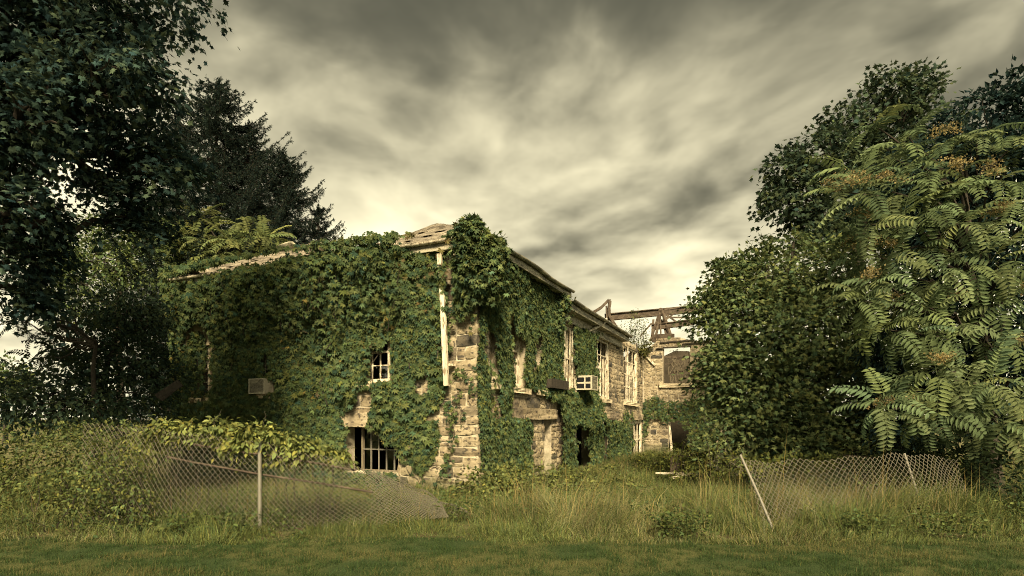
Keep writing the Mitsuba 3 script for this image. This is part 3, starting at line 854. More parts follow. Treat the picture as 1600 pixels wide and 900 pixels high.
s, z = FL.px(415, 616)
air_con(FL, s, z, .66, .47, .36, 'cream box air conditioner jutting from the creeper on the long left wall')
s, z = FR.px(902, 611)
t = air_con(FR, s, z + .02, .8, .56, .72, 'white air conditioner on the sill of a tall broken window, right wall')
for q in (.06, .31):
    put(t, 'vent', mikit.ply(cat([FR.box(s - .404, s - .398, z + .02 + q, z + .02 + q + .18, .10, .40), FR.box(s - .404, s - .398, z + .02 + q, z + .02 + q + .18, .46, .66)]), 'mat_dark'))
b = thing('weathered_board', 'grey weathered board hanging aslant in the dark leaves at the far left', 'board')
put(b, 'plank', mikit.ply(beam(W(246, 622, 14.3), W(282, 598, 14.5), .2, .04, (.5, -1, .3)), 'mat_bark'))
put(b, 'plank', mikit.ply(beam(W(252, 625, 14.25), W(268, 614, 14.3), .07, .03, (.5, -1, .3)), 'mat_bark'))
b = thing('flower_box', 'dark wooden box fixed beneath a creeper covered window, right wall', 'window box')
s0, s1, z0, z1 = pxrect(FR, 848, 875, 594, 606)
put(b, 'front', mikit.ply(FR.box(s0, s1, z0, z1, .3, .34), 'mat_bark')); put(b, 'bottom', mikit.ply(FR.box(s0, s1, z0 - .04, z0 - .002, .02, .34), 'mat_bark')); put(b, 'end', mikit.ply(FR.box(s0, s0 + .04, z0, z1 - .01, .03, .298), 'mat_bark'))

# ------------------------------------------------------------------ creeper on the walls
CREEPER = [(.092, .132, .056), (.070, .112, .054), (.122, .152, .066), (.092, .130, .056), (.050, .086, .052), (.108, .134, .058)]


def creeper(t, name, face, n, s0, s1, z0, z1, keep, drop, thick, seed, size=.12, tmpl=PALM, col=CREEPER, base=.03, fixed=False):
    """Leaves over a wall: a shell whose thickness comes from thick(s, z, noise); keep and drop are outlines on the wall as the photograph shows them."""
    rng = np.random.default_rng(seed)
    s, z = rng.uniform(s0, s1, n), rng.uniform(z0, z1, n)
    x, y = to_px(face.pt(s, z, 0.))
    q = np.stack([s * 1.0, z * 1.0, s * 0 + seed], -1)
    x2 = x + 16 * (meshkit.fbm(q * 2.2, 3, seed) - .5) + rng.normal(0, 2.2, n); y2 = y + 16 * (meshkit.fbm(q * 2.2 + 5, 3, seed + 1) - .5) + rng.normal(0, 2.2, n)
    big, fine = meshkit.fbm(q * [.8, .8, 1], 3, seed + 2), meshkit.fbm(q * [2.6, 2.0, 1], 3, seed + 3)
    th = thick(s, z, big, fine)
    d = base + th * rng.uniform(.35, 1, n) ** .6
    xd, yd = to_px(face.pt(s, z, d))
    ok = shapely.contains_xy(keep, x2, y2) & ~shapely.contains_xy(drop, xd + x2 - x, yd + y2 - y)
    s, z, q, d, th = s[ok], z[ok], q[ok], d[ok], th[ok]
    n = len(s)
    pos = face.pt(s, z, d)
    e = .06                                            # the shell's slope turns the leaves
    q2, q3 = q + [e, 0, 0], q + [0, e, 0]
    ds = (thick(s + e, z, meshkit.fbm(q2 * [.8, .8, 1], 3, seed + 2), meshkit.fbm(q2 * [2.6, 2.0, 1], 3, seed + 3)) - th) / e
    dz = (thick(s, z + e, meshkit.fbm(q3 * [.8, .8, 1], 3, seed + 2), meshkit.fbm(q3 * [2.6, 2.0, 1], 3, seed + 3)) - th) / e
    up = np.array([0, 0, 1.])
    nrm = unit(face.n - np.clip(ds, -1.5, 1.5)[:, None] * face.u - np.clip(dz, -1.5, 1.2)[:, None] * up + .38 * up + rng.normal(0, .30, (n, 3)))
    fwd = unit(-up + face.n * .25 + rng.normal(0, .38, (n, 3)))
    tone = np.exp(.55 * (meshkit.fbm(q * 1.3 + 40, 3, seed + 5) - .5))[:, None]
    fol = Foliage()
    fol.add(*scatter(tmpl, pos, fwd, nrm, size * rng.uniform(.6, 1.25, n), tints(rng, n, col, .22, .10) * tone))
    return put(t, name, fol.shape(), 'stuff'), fol


def union(*p): return shapely.union_all([poly(*q) for q in p])


ivy_left = thing('creeper', 'dense creeper cloaking the long left wall up to the eaves', 'creeper')
keepL = union([(190, 440), (265, 425), (440, 392), (605, 378), (690, 372), (770, 340), (770, 800), (150, 800), (150, 440)])
dropL = union([(692, 392), (707, 392), (710, 470), (717, 612), (701, 612), (696, 470)],
              [(713, 495), (722, 500), (727, 482), (737, 492), (760, 800), (655, 800), (662, 742), (655, 755), (650, 800), (618, 800), (621, 706), (640, 712), (652, 740), (668, 728), (681, 712), (684, 680), (680, 660), (662, 652), (664, 642), (684, 632), (690, 600), (690, 560), (697, 545), (712, 530)],
              [(648, 590), (672, 580), (672, 618), (660, 618), (650, 625)], [(557, 606), (583, 607), (585, 620), (578, 640), (584, 660), (562, 670), (534, 664), (532, 648), (552, 630)],
              [(538, 667), (560, 665), (578, 666), (590, 672), (600, 690), (622, 694), (622, 740), (535, 740)],
              [(576, 545), (597, 545), (604, 528), (613, 530), (612, 600), (574, 596)], [(396, 590), (434, 590), (430, 612), (397, 617)], [(618, 372), (700, 358), (690, 384), (660, 388), (615, 384)],
[(256, 442), (262, 430), (385, 396), (445, 390), (600, 376), (603, 383), (520, 393), (470, 403), (420, 413), (350, 426), (300, 441)], [(304, 545), (313, 545), (313, 612), (304, 612)], [(318, 536), (333, 536), (330, 618), (316, 618)], [(278, 542), (285, 518), (302, 503), (318, 505), (332, 522), (334, 542), (320, 542), (314, 528), (306, 520), (298, 526), (293, 542)], [(676, 545), (692, 520), (697, 540), (682, 560)], [(406, 560), (420, 540), (420, 580), (408, 590)])


def thickL(s, z, big, fine):
    eave = np.clip((z - 4.2) / 1.7, 0, 1)
    t = .10 + 1.15 * np.clip(big - .42, 0, 1) * (.5 + eave) + .34 * (fine - .40)
    t = t + eave * (.40 + .6 * (fine - .5)) * np.clip((-s - 1.0) / 1.2, .15, 1)
    return np.maximum(t, .03)


creeper(ivy_left, 'leaves', FL, 50000, -LEN - .3, 0, -.4, 6.75, keepL, dropL, thickL, 3)
creeper(ivy_left, 'eave_leaves', FL, 5200, -LEN - .3, -1.6, 5.9, 6.75, union([(250, 436), (420, 398), (520, 378), (606, 382), (612, 400), (440, 420), (250, 460)]), union([(256, 442), (262, 430), (385, 396), (445, 390), (600, 376), (603, 381), (520, 390), (470, 400), (420, 410), (350, 423), (300, 439)]), lambda s, z, b, f: .45 + .35 * f, 4)
creeper(ivy_left, 'broad_leaves', FL, 6000, -LEN - .3, 0, -.4, 6.75, keepL, dropL, lambda s, z, b, f: thickL(s, z, b, f) + .05, 13, .145)
creeper(ivy_left, 'dead_leaves', FL, 900, -LEN - .3, 0, -.4, 6.75, keepL, dropL, lambda s, z, b, f: np.maximum(thickL(s, z, b, f) * np.clip((b - .4) * 6, .2, 1), .03), 14, .12, PALM, [(.14, .125, .055), (.11, .09, .048), (.17, .155, .065)])
rng = np.random.default_rng(31)
fol, stems = Foliage(), []
for i in range(60):                                     # hanging festoons below the eave
    s0 = rng.choice([rng.uniform(-9.5, -4.2), rng.uniform(-11, -1.6)], p=[.75, .25]); L = rng.uniform(.5, 2.0)
    a = FL.pt(s0, rng.uniform(5.6, 6.3), rng.uniform(.35, .8)); b = a + FL.u * rng.normal(0, .25) - [0, 0, L] - FL.n * rng.uniform(0, .25)
    p = bend(rng, a, b, 14, .03)
    stems.append(tube(p, .008, 4, False))
    m = int(34 * L); k = rng.integers(0, 14, m)
    pos = p[k] + rng.normal(0, .09, (m, 3))
    fol.add(*scatter(PALM, pos, unit(rng.normal(0, .5, (m, 3)) - [0, 0, 1]), unit(FL.n + [0, 0, .5] + rng.normal(0, .4, (m, 3))), .11 * rng.uniform(.6, 1.2, m), tints(rng, m, CREEPER, .25)))
put(ivy_left, 'hanging_shoots', fol.shape(), 'stuff')
for x, y0, y1 in ((413, 600, 520), (430, 590, 500), (520, 700, 430), (470, 690, 460), (600, 690, 420), (365, 640, 470), (650, 740, 520)):
    a, b = FL.px(x, y0), FL.px(x + rng.uniform(-15, 15), y1)
    stems.append(tube(bend(rng, FL.pt(a[0], a[1], .05), FL.pt(b[0], b[1], .12), 10, .04), .014, 5))
put(ivy_left, 'stems', mikit.ply(cat(stems), 'mat_bark', 60), 'stuff')

rng = np.random.default_rng(33)
fol, stems = Foliage(), []
for i in range(24):
    face, s0 = (FL, rng.uniform(-2.3, -.05)) if i % 3 else (FR, rng.uniform(.05, 1.1))
    z, s_, p = rng.uniform(-.2, 4.3), s0, []
    drift = rng.normal(0, .10)
    for k in range(rng.integers(7, 18)):
        p.append(face.pt(min(s_, -.02) if face is FL else max(s_, .02), z, .10 + .12 * max(0, min(1, (2.2 - z) / 2.4)) + .02 * rng.random())); z += rng.uniform(.05, .13); s_ += drift * .5 + rng.normal(0, .05)
    p = np.array(p); stems.append(tube(p, np.linspace(.009, .003, len(p)), 4, False))
    m = int(len(p) * rng.uniform(.8, 2.6)); k = rng.integers(0, len(p), m)
    fol.add(*scatter(PALM, p[k] + rng.normal(0, .05, (m, 3)) + face.n * .03, unit(rng.normal(0, .5, (m, 3)) - [0, 0, .8]), unit(face.n + [0, 0, .4] + rng.normal(0, .35, (m, 3))), .11 * rng.uniform(.5, 1.25, m), tints(rng, m, CREEPER, .25)))
put(ivy_left, 'runner_leaves', fol.shape(), 'stuff'); put(ivy_left, 'runners', mikit.ply(cat(stems), 'mat_bark', 60), 'stuff')

ivy_corner = thing('creeper', 'bushy head of creeper mounding over the roof corner', 'creeper')
fol = Foliage()
C, R = lobes_of([(737, 366, 14.6, 22, 18, .5), (752, 390, 14.6, 28, 26, .5), (733, 400, 14.5, 17, 26, .35), (772, 390, 15.3, 14, 18, .4), (748, 425, 14.5, 30, 30, .35), (738, 352, 14.7, 9, 8, .25), (762, 440, 14.8, 26, 28, .3), (874, 470, 20.6, 11, 16, .35), (863, 496, 20.2, 10, 26, .3)])
leafy_clumps(np.random.default_rng(41), fol, C, R, 22, .26, 22, .125, PALM, CREEPER, .5, .5, .3, droop=.8)
put(ivy_corner, 'leaves', fol.shape(), 'stuff')
rng = np.random.default_rng(42)
put(ivy_corner, 'stems', mikit.ply(cat([tube(bend(rng, FL.pt(rng.uniform(-.3, 0), 4.5, .1), C[i % 7], 8, .05), .012, 5) for i in range(9)] + [tube(bend(rng, W(776, 380, 15), W(790 + 4 * i, 365 + 5 * i, 15.1), 5, .05), .006, 4) for i in range(2)]), 'mat_bark', 60), 'stuff')

ivy_right = thing('creeper', 'creeper curtain between the narrow windows of the short right wall', 'creeper')
keepR = union([(735, 360), (780, 385), (800, 410), (845, 440), (872, 462), (882, 480), (886, 620), (868, 625), (845, 612), (800, 606), (800, 770), (737, 770), (742, 500)])
dropR = union([(760, 506), (776, 514), (781, 600), (765, 600)], [(795, 494), (801, 485), (808, 488), (810, 515), (822, 530), (824, 606), (806, 606), (798, 560)], [(836, 514), (850, 518), (850, 576), (838, 574)], [(764, 597), (786, 598), (787, 650), (783, 676), (770, 676), (764, 640)], [(798, 604), (838, 605), (850, 618), (868, 624), (872, 745), (832, 745), (822, 660), (800, 656)],
              [(756, 518), (762, 518), (763, 580), (757, 580)], [(736, 550), (744, 550), (751, 770), (737, 770)], [(830, 545), (838, 545), (838, 580), (830, 580)])
creeper(ivy_right, 'leaves', FR, 34000, 0, DEEP + .1, -.4, 6.3, keepR, dropR, lambda s, z, b, f: np.maximum(.05 + .40 * np.clip(b - .42, 0, 1) + .2 * (f - .35) + .25 * np.clip((z - 4.6) / 1.5, 0, 1) * np.clip(1 - s / 4, 0.2, 1), .03), 6, .13)
creeper(ivy_right, 'doorway_leaves', FR, 4200, FR.px(768)[0], FR.px(820)[0], -.45, 1.8, union([(766, 655), (819, 655), (819, 770), (750, 770)]), union([(700, 700), (701, 700), (701, 701)]), lambda s, z, b, f: .1 + .25 * f, 7, .12)
ivy_wing = thing('creeper', 'creeper hanging from the wing wall between its tall white windows', 'creeper')
keepW = union([(880, 505), (900, 512), (930, 522), (932, 600), (926, 640), (940, 660), (966, 664), (970, 745), (862, 745), (868, 640), (866, 610), (880, 606)])
dropW = union([(875, 500), (899, 506), (904, 606), (878, 606)], [(930, 520), (956, 528), (958, 628), (932, 626)], [(896, 598), (916, 598), (916, 614), (896, 614)], [(868, 650), (882, 660), (880, 745), (866, 745)], [(906, 660), (922, 670), (922, 742), (900, 742), (897, 665)], [(940, 655), (950, 655), (956, 742), (944, 742)])
creeper(ivy_wing, 'leaves', FR, 40000, DEEP, 16.5, -.4, 5.9, keepW, dropW, lambda s, z, b, f: np.maximum(.05 + .5 * np.clip(b - .40, 0, 1) + .25 * (f - .35) + .35 * np.clip(1 - np.abs(z - 1.6) / 1.2, 0, 1), .03), 8, .12)
ivy_ruin = thing('creeper', 'thin creeper straggling across the ruin below its empty window', 'creeper')
creeper(ivy_ruin, 'leaves', FU, 5000, .0, 7, -.4, 3.8, union([(1010, 620), (1035, 625), (1060, 632), (1085, 622), (1120, 610), (1120, 720), (1075, 712), (1076, 660), (1040, 655), (1018, 650), (1005, 700), (1000, 640)]), union([(1044, 662), (1074, 662), (1074, 712), (1044, 712)]), lambda s, z, b, f: .06 + .3 * f, 9, .13)
creeper(ivy_ruin, 'wall_leaves', FR, 2400, S2, S3, -.4, 3, union([(968, 640), (985, 650), (988, 700), (1012, 720), (1012, 745), (960, 745)]), union([(988, 656), (1004, 656), (1004, 722), (988, 722)]), lambda s, z, b, f: .05 + .25 * f, 10, .13)

# saplings on the ruin's wall top, tuft on the wing gutter
rng = np.random.default_rng(51)
sap = thing('sapling', 'wispy sapling growing out of the ruin wall top beside the gutter', 'sapling')
fol, st = Foliage(), []
for px_, h in ((972, 1.1), (980, 1.9), (986, 1.5), (992, .9), (1003, 1.4), (1008, 1.0)):
    b = W(px_, 545, 34.5); t_ = b + [rng.normal(0, .25), 0, h + .2]
    p = bend(rng, b, t_, 9, .04); st.append(tube(p, np.linspace(.022, .006, 9), 5))
    m = int(150 * h); k = rng.integers(2, 9, m)
    fol.add(*scatter(OVAL, p[k] + rng.normal(0, .17, (m, 3)), unit(rng.normal(0, .6, (m, 3))), unit(rng.normal(0, .6, (m, 3)) + [0, -.3, 1]), .10 * rng.uniform(.6, 1.2, m), tints(rng, m, [(.075, .095, .035)], .25)))
put(sap, 'stem', mikit.ply(cat(st), 'mat_bark', 60)); put(sap, 'leaves', fol.shape(), 'stuff')
gw = thing('wall_weed', 'mossy weeds along the ruin wall top beside the wing gutter', 'weed')
fol = Foliage()
C, R = lobes_of([(975, 538, 33, 10, 7, .5), (995, 542, 34, 12, 6, .5), (1012, 540, 34.3, 8, 5, .4), (1003, 548, 34, 8, 5, .4)])
leafy_clumps(rng, fol, C, R, 10, .22, 16, .14, OVAL, [(.08, .085, .03)], .6)
put(gw, 'leaves', fol.shape(), 'stuff')
tu = thing('wall_weed', 'small plant sprouting in the gutter above the tall white window', 'weed')
fol = Foliage()
C, R = lobes_of([(898, 476, 22.8, 9, 4, .15), (890, 470, 22, 5, 4, .15), (912, 485, 24, 5, 3, .15)])
leafy_clumps(rng, fol, C, R, 20, .12, 14, .09, LEAF, [(.07, .08, .03)], .6)
put(tu, 'leaves', fol.shape(), 'stuff')

# ------------------------------------------------------------------ trees, left
MAPLE_DARK = [(.030, .054, .046), (.024, .045, .043), (.048, .070, .046)]
MID = [(.092, .132, .052), (.072, .110, .050), (.115, .145, .058)]
tree('maple_tree', 'large dark maple overhanging the left edge, its leaves against the sky', (-9.6, 8.6, 0),
     [(30, 40, 10, 120, 105, 2.4), (140, 28, 10, 92, 72, 1.8), (205, 108, 9.8, 66, 54, 1.3), (115, 112, 10.4, 105, 55, 1.6), (10, 140, 10.5, 110, 66, 1.8), (225, 228, 11, 72, 36, 1.2), (150, 236, 11.2, 48, 44, 1.1), (268, 262, 11, 40, 48, .9),
      (205, 308, 11.3, 62, 46, 1.0), (215, 362, 11.3, 44, 28, .8), (30, 240, 9.6, 80, 52, 1.3), (30, 325, 9.6, 72, 52, 1.3), (25, 408, 10, 70, 46, 1.2), (70, 465, 10.5, 42, 22, .8),
      (120, -120, 10, 200, 100, 3.0), (45, 165, 8.9, 62, 50, .7), (90, 120, 9.2, 60, 40, .7), (-20, 200, 8.9, 60, 50, .7), (-170, 80, 10, 170, 200, 3.2), (-140, 300, 10, 130, 120, 2.5)],
     np.random.default_rng(101), 4.4, .36, 38, .108, MAPLE, MAPLE_DARK, trunk_r=.34, flat=.35, upw=.9, shell=.4, twigs=260)


def spruce(label, base, top, spread, rng, n_wh, col, bare=.12):
    t = thing('spruce_tree', label, 'tree', 'spruces behind the left roof')
    base, top = np.array(base, float), np.array(top, float)
    H = top[2] - base[2]
    tt = np.linspace(0, 1, 12)[:, None]
    put(t, 'trunk', mikit.ply(tube(base + (top - base) * tt, .28 * (1 - tt[:, 0]) + .02, 8), 'mat_bark', 60))
    fol, br = Foliage(), []
    n = int(n_wh * 7)
    hs = bare + (1 - bare) * rng.random(n) ** .85
    hs = np.r_[hs, rng.uniform(.88, .995, n // 8)]
    for h in hs:
        L = spread * (1 - h) ** .74 * rng.uniform(.5, 1.2) + .25
        a = rng.uniform(0, 2 * np.pi); out = np.array([math.cos(a), math.sin(a), 0.])
        o = base + (top - base) * h
        u = np.linspace(0, 1, 9)[:, None]
        p = o + out * L * u + np.array([0, 0, 1.]) * L * (-.30 * u + .46 * u ** 2.4) * (1 + .5 * h)
        br.append(tube(p, np.linspace(.045, .008, 9) * (1 - .5 * h), 4, False))
        m = int(16 * L) + 5
        k = rng.uniform(.12, 1, m)
        q = np.stack([np.interp(k, u[:, 0], p[:, c]) for c in range(3)], 1)
        side = np.cross(out, [0, 0, 1.])
        for c, (pp, kk) in enumerate(zip(q, k)):          # drooping side shoots set with needles
            sgn = rng.choice([-1, 1]); l = (.10 + .75 * (1 - kk)) * rng.uniform(.4, 1.1) * min(1, L / 2.4)
            dr = unit(side * sgn * .75 + out * .55 + rng.normal(0, .2, 3) - np.array([0, 0, .35 + .5 * (1 - h)]))
            mm = int(8 + 34 * l); w = rng.random(mm)
            pos = pp + dr * (w * l)[:, None] - np.array([0, 0, .35]) * (w ** 2 * l)[:, None]
            fw = unit(dr * .8 + rng.normal(0, .55, (mm, 3)))
            fol.add(*scatter(kite(1, .24, .05), pos, fw, unit(rng.normal(0, 1, (mm, 3))), .10 * rng.uniform(.7, 1.2, mm), tints(rng, mm, col, .25)))
        mm = int(14 + 16 * L)
        w = rng.random(mm); pos = np.stack([np.interp(.35 + .65 * w, u[:, 0], p[:, c]) for c in range(3)], 1)
        fol.add(*scatter(kite(1, .26, .05), pos, unit(out + [0, 0, .45] + rng.normal(0, .45, (mm, 3))), unit(rng.normal(0, 1, (mm, 3))), .13 * rng.uniform(.7, 1.2, mm), tints(rng, mm, col, .25)))
    mm = 90; w = rng.uniform(.94, 1.01, mm)
    fol.add(*scatter(kite(1, .24, .05), base + (top - base) * w[:, None], unit(rng.normal(0, .6, (mm, 3)) + [0, 0, .5]), unit(rng.normal(0, 1, (mm, 3))), np.full(mm, .16), tints(rng, mm, col, .2)))
    put(t, 'branches', mikit.ply(cat(br), 'mat_bark', 60), 'stuff')
    put(t, 'needles', fol.shape(), 'stuff')


SPR = [(.020, .032, .027), (.028, .040, .030), (.017, .028, .026)]
spruce('tallest spruce of the row, its top beside the edge of the dark maple', (W(338, 655, 26)[0], 26, -.3), W(338, 128, 26), 9.4, np.random.default_rng(61), 52, SPR)
spruce('second spruce from the right end of the row that steps down to the roof', (W(448, 655, 27)[0], 27, -.3), W(446, 238, 27), 6.4, np.random.default_rng(62), 34, SPR)
spruce('smallest spruce, rightmost of the row, just above the roof ridge', (W(498, 655, 28)[0], 28, -.3), W(497, 325, 28), 2.6, np.random.default_rng(63), 20, SPR)
spruce('third spruce from the right end of the row, below the tallest one', (W(392, 655, 26.5)[0], 26.5, -.3), W(390, 196, 26.5), 6.8, np.random.default_rng(65), 36, SPR)
spruce('spruce half hidden behind the large maple, leftmost of the row', (W(268, 655, 27.5)[0], 27.5, -.3), W(282, 172, 27.5), 4.2, np.random.default_rng(64), 22, SPR)

# pinnate leaves: tree of heaven
def frond(rng, pairs=10, L=1.0, droop=.55, lw=.30, lw2=.064):
    n = pairs * 2 + 1
    u = np.linspace(0, 1, 9)
    ang = -droop * u ** 1.3 * 1.5
    step = np.stack([np.cos(ang), np.sin(ang)], 1) / 8 * L
    c = np.vstack([[0, 0], np.cumsum(step[1:], 0)])
    c3 = np.stack([.05 * L * np.sin(u * 2 * rng.uniform(-1, 1)), c[:, 0], c[:, 1]], 1)
    parts = [tube(c3, np.linspace(.007, .002, 9) * L, 3, False)]
    for i in range(pairs):
        k = .2 + .78 * i / (pairs - 1)
        p = np.array([np.interp(k, u, c3[:, q]) for q in range(3)])
        a = np.interp(k, u, ang)
        t = np.array([0, math.cos(a), math.sin(a)]); nn = np.array([0, -math.sin(a), math.cos(a)])
        l = lw * L * (1 - .45 * k) * rng.uniform(.85, 1.1)
        for sg in (-1, 1):
            f = unit(np.array([sg * .95, 0, 0]) + t * .38 - nn * .22 + rng.normal(0, .06, 3))
            v, fc, _ = scatter(OVAL, p[None], f[None], (nn + np.array([sg * .12, 0, 0]) + rng.normal(0, .1, 3))[None], [l], np.zeros((1, 3)))
            v = p + (v - p) * 1.0
            s_ = unit(np.cross(f, nn)); v = v - s_ * ((v - p) @ s_)[:, None] * (1 - lw2 * L / (.48 * l) if lw2 * L < .48 * l else 0)
            parts.append((v, fc))
    return cat(parts)


def place(mesh, pos, fwd, nrm, size):
    v, f = mesh
    f_ = unit(fwd); s = unit(np.cross(f_, nrm)); n = np.cross(s, f_)
    return v @ (np.stack([s, f_, n], 0) * size) + pos


def rosettes(t, pts, rng, out, n_leaf, L, col, parts, flowers=0., var=4, droops=(.4, .9)):
    """Branch ends: a whorl of drooping pinnate leaves at each, some with a seed cluster. The first ones become parts."""
    fr = [frond(rng, 10, 1.0, rng.uniform(*droops)) for _ in range(var)]
    rest = Foliage(); entries = []
    seeds = Foliage()
    for P, O in zip(pts, out):
        m = int(n_leaf * rng.uniform(.75, 1.3))
        for i in range(m):
            a = 2 * np.pi * (i + rng.uniform(-.3, .3)) / m
            x = unit(np.cross(O, [0, 0, 1.]) + 1e-3); y = np.cross(x, O)
            el = rng.uniform(.1, .9)
            f = unit(O * el + (x * math.cos(a) + y * math.sin(a)) * 1.0 + np.array([0, 0, .15]))
            nrm = unit(np.array([0, 0, 1.]) + O * .5 + rng.normal(0, .2, 3))
            mesh = fr[rng.integers(var)]
            v = place(mesh, P + rng.normal(0, .05, 3), f, nrm, L * rng.uniform(.7, 1.15))
            c = np.repeat(tints(rng, 1, col, .26, .05), len(v), 0) * np.exp(rng.normal(0, .06, (len(v), 1)))
            entries.append((v, mesh[1], c))
        if rng.random() < flowers:
            c = P + O * .22 + [0, 0, .14]
            mm = 260
            off = rng.normal(0, 1, (mm, 3)) * [.15, .15, .08]
            cl = rng.normal(0, .13, (7, 3)) * [1, 1, .5]
            pos = c + off * .45 + cl[rng.integers(0, 7, mm)]
            seeds.add(*scatter(LEAF, pos, unit(rng.normal(0, 1, (mm, 3))), unit(rng.normal(0, 1, (mm, 3))), .05 * rng.uniform(.6, 1.2, mm), tints(rng, mm, [(.25, .205, .095), (.22, .19, .09), (.28, .235, .12)], .18, .08)))
    order = sorted(range(len(entries)), key=lambda i: entries[i][0][:, 1].mean())
    for r, i in enumerate(order):
        v, f, c = entries[i]
        if r < parts: put(t, 'leaf', mikit.ply((v, f), 'mat_leaf', False, color=c))
        else: rest.add(v, f, c)
    if rest.v: put(t, 'foliage', rest.shape(), 'stuff')
    if seeds.v: put(t, 'seed_clusters', seeds.shape(), 'stuff')


YG = [(.125, .155, .062), (.100, .134, .056), (.150, .172, .070)]
rng = np.random.default_rng(71)
sm = thing('tree_of_heaven', 'pale green feathery tree behind the left roof end', 'tree')
pts = np.array([W(x, y, 23 + rng.uniform(-.8, .8)) for x, y in ((275, 385), (300, 360), (318, 335), (330, 380), (345, 395), (360, 375), (375, 365), (390, 372), (402, 352), (415, 372), (425, 385), (350, 410), (310, 400), (285, 410), (400, 390), (375, 390), (430, 372), (330, 350), (320, 375))])
mid = W(340, 440, 23)
rosettes(sm, pts, rng, unit(pts - mid + [0, -2.0, .6]), 8, 1.15, YG, 0)
put(sm, 'trunk', mikit.ply(tube(bend(rng, (mid[0], 23, -.3), W(345, 400, 23), 8, .02), np.linspace(.13, .05, 8), 7), 'mat_bark', 60))
for p in pts: put(sm, 'limb', mikit.ply(tube(bend(rng, W(342, 455, 23), p, 6, .05), np.linspace(.05, .015, 6), 5), 'mat_bark', 60))
tree('leafy_tree', 'mid green loose tree between the dark maple and the roof end', (W(190, 655, 20)[0], 20, -.3), [(150, 400, 21, 60, 50, 1.4), (205, 415, 21.5, 55, 45, 1.2), (120, 440, 20, 50, 60, 1.3), (170, 360, 22, 50, 30, 1.2), (240, 400, 23.5, 40, 35, 1), (250, 370, 23, 45, 35, 1.1), (90, 400, 21, 40, 45, 1)],
     np.random.default_rng(72), 2.2, .5, 30, .17, LEAF, MID, trunk_r=.16, flat=.4, upw=.8, shell=.4, twigs=60)
DARKV = [(.042, .068, .044), (.032, .054, .040), (.060, .084, .046)]
tree('tangled_tree', 'dark vine hung tree crowding the left end of the house', (W(150, 655, 15.5)[0], 15.5, -.2), [(200, 480, 16.5, 55, 40, 1.0), (150, 530, 15.5, 70, 50, 1.2), (210, 560, 15.8, 60, 45, .8), (110, 590, 14.5, 75, 45, 1.2), (190, 620, 14.6, 75, 40, 1.0), (60, 620, 13.5, 70, 40, 1.2), (230, 500, 17, 40, 45, .7), (250, 590, 16, 45, 60, .7), (160, 480, 16.5, 40, 30, .9), (90, 640, 13.0, 120, 30, 1.0)],
     np.random.default_rng(73), 3.2, .5, 34, .14, LEAF, DARKV, trunk_r=.15, flat=.22, upw=1.0, shell=.35, twigs=80, droop=.5)
rng = np.random.default_rng(74)
s2 = thing('tree_of_heaven', 'dark feathery branches reaching into the pale sky at the left edge', 'tree')
pts = np.array([W(x, y, 13 + rng.uniform(-.8, .8)) for x, y in ((20, 470), (45, 490), (70, 480), (95, 505), (62, 520), (30, 500), (110, 480), (85, 545), (60, 560), (5, 450))])
rosettes(s2, pts, rng, unit(pts - W(130, 520, 13) + [0, -.3, .3]), 6, .62, [(.03, .042, .02)], 0, droops=(.6, 1.1))
for p in pts: put(s2, 'limb', mikit.ply(tube(bend(rng, W(150, 540, 13.3), p, 7, .05), np.linspace(.035, .01, 7), 5), 'mat_bark', 60))
put(s2, 'trunk', mikit.ply(tube(bend(rng, (W(150, 655, 13.3)[0], 13.3, -.1), W(150, 538, 13.3), 7, .02), np.linspace(.09, .04, 7), 7), 'mat_bark', 60))
tree('far_tree', 'small round tree low on the left horizon', (W(8, 655, 48)[0], 48, -.3), [(10, 590, 48, 32, 28, 1.5), (40, 600, 50, 20, 20, 1), (-30, 600, 48, 35, 35, 1.5)], np.random.default_rng(75), 1.0, .8, 26, .4, LEAF, MID, trunk_r=.2, twigs=20)

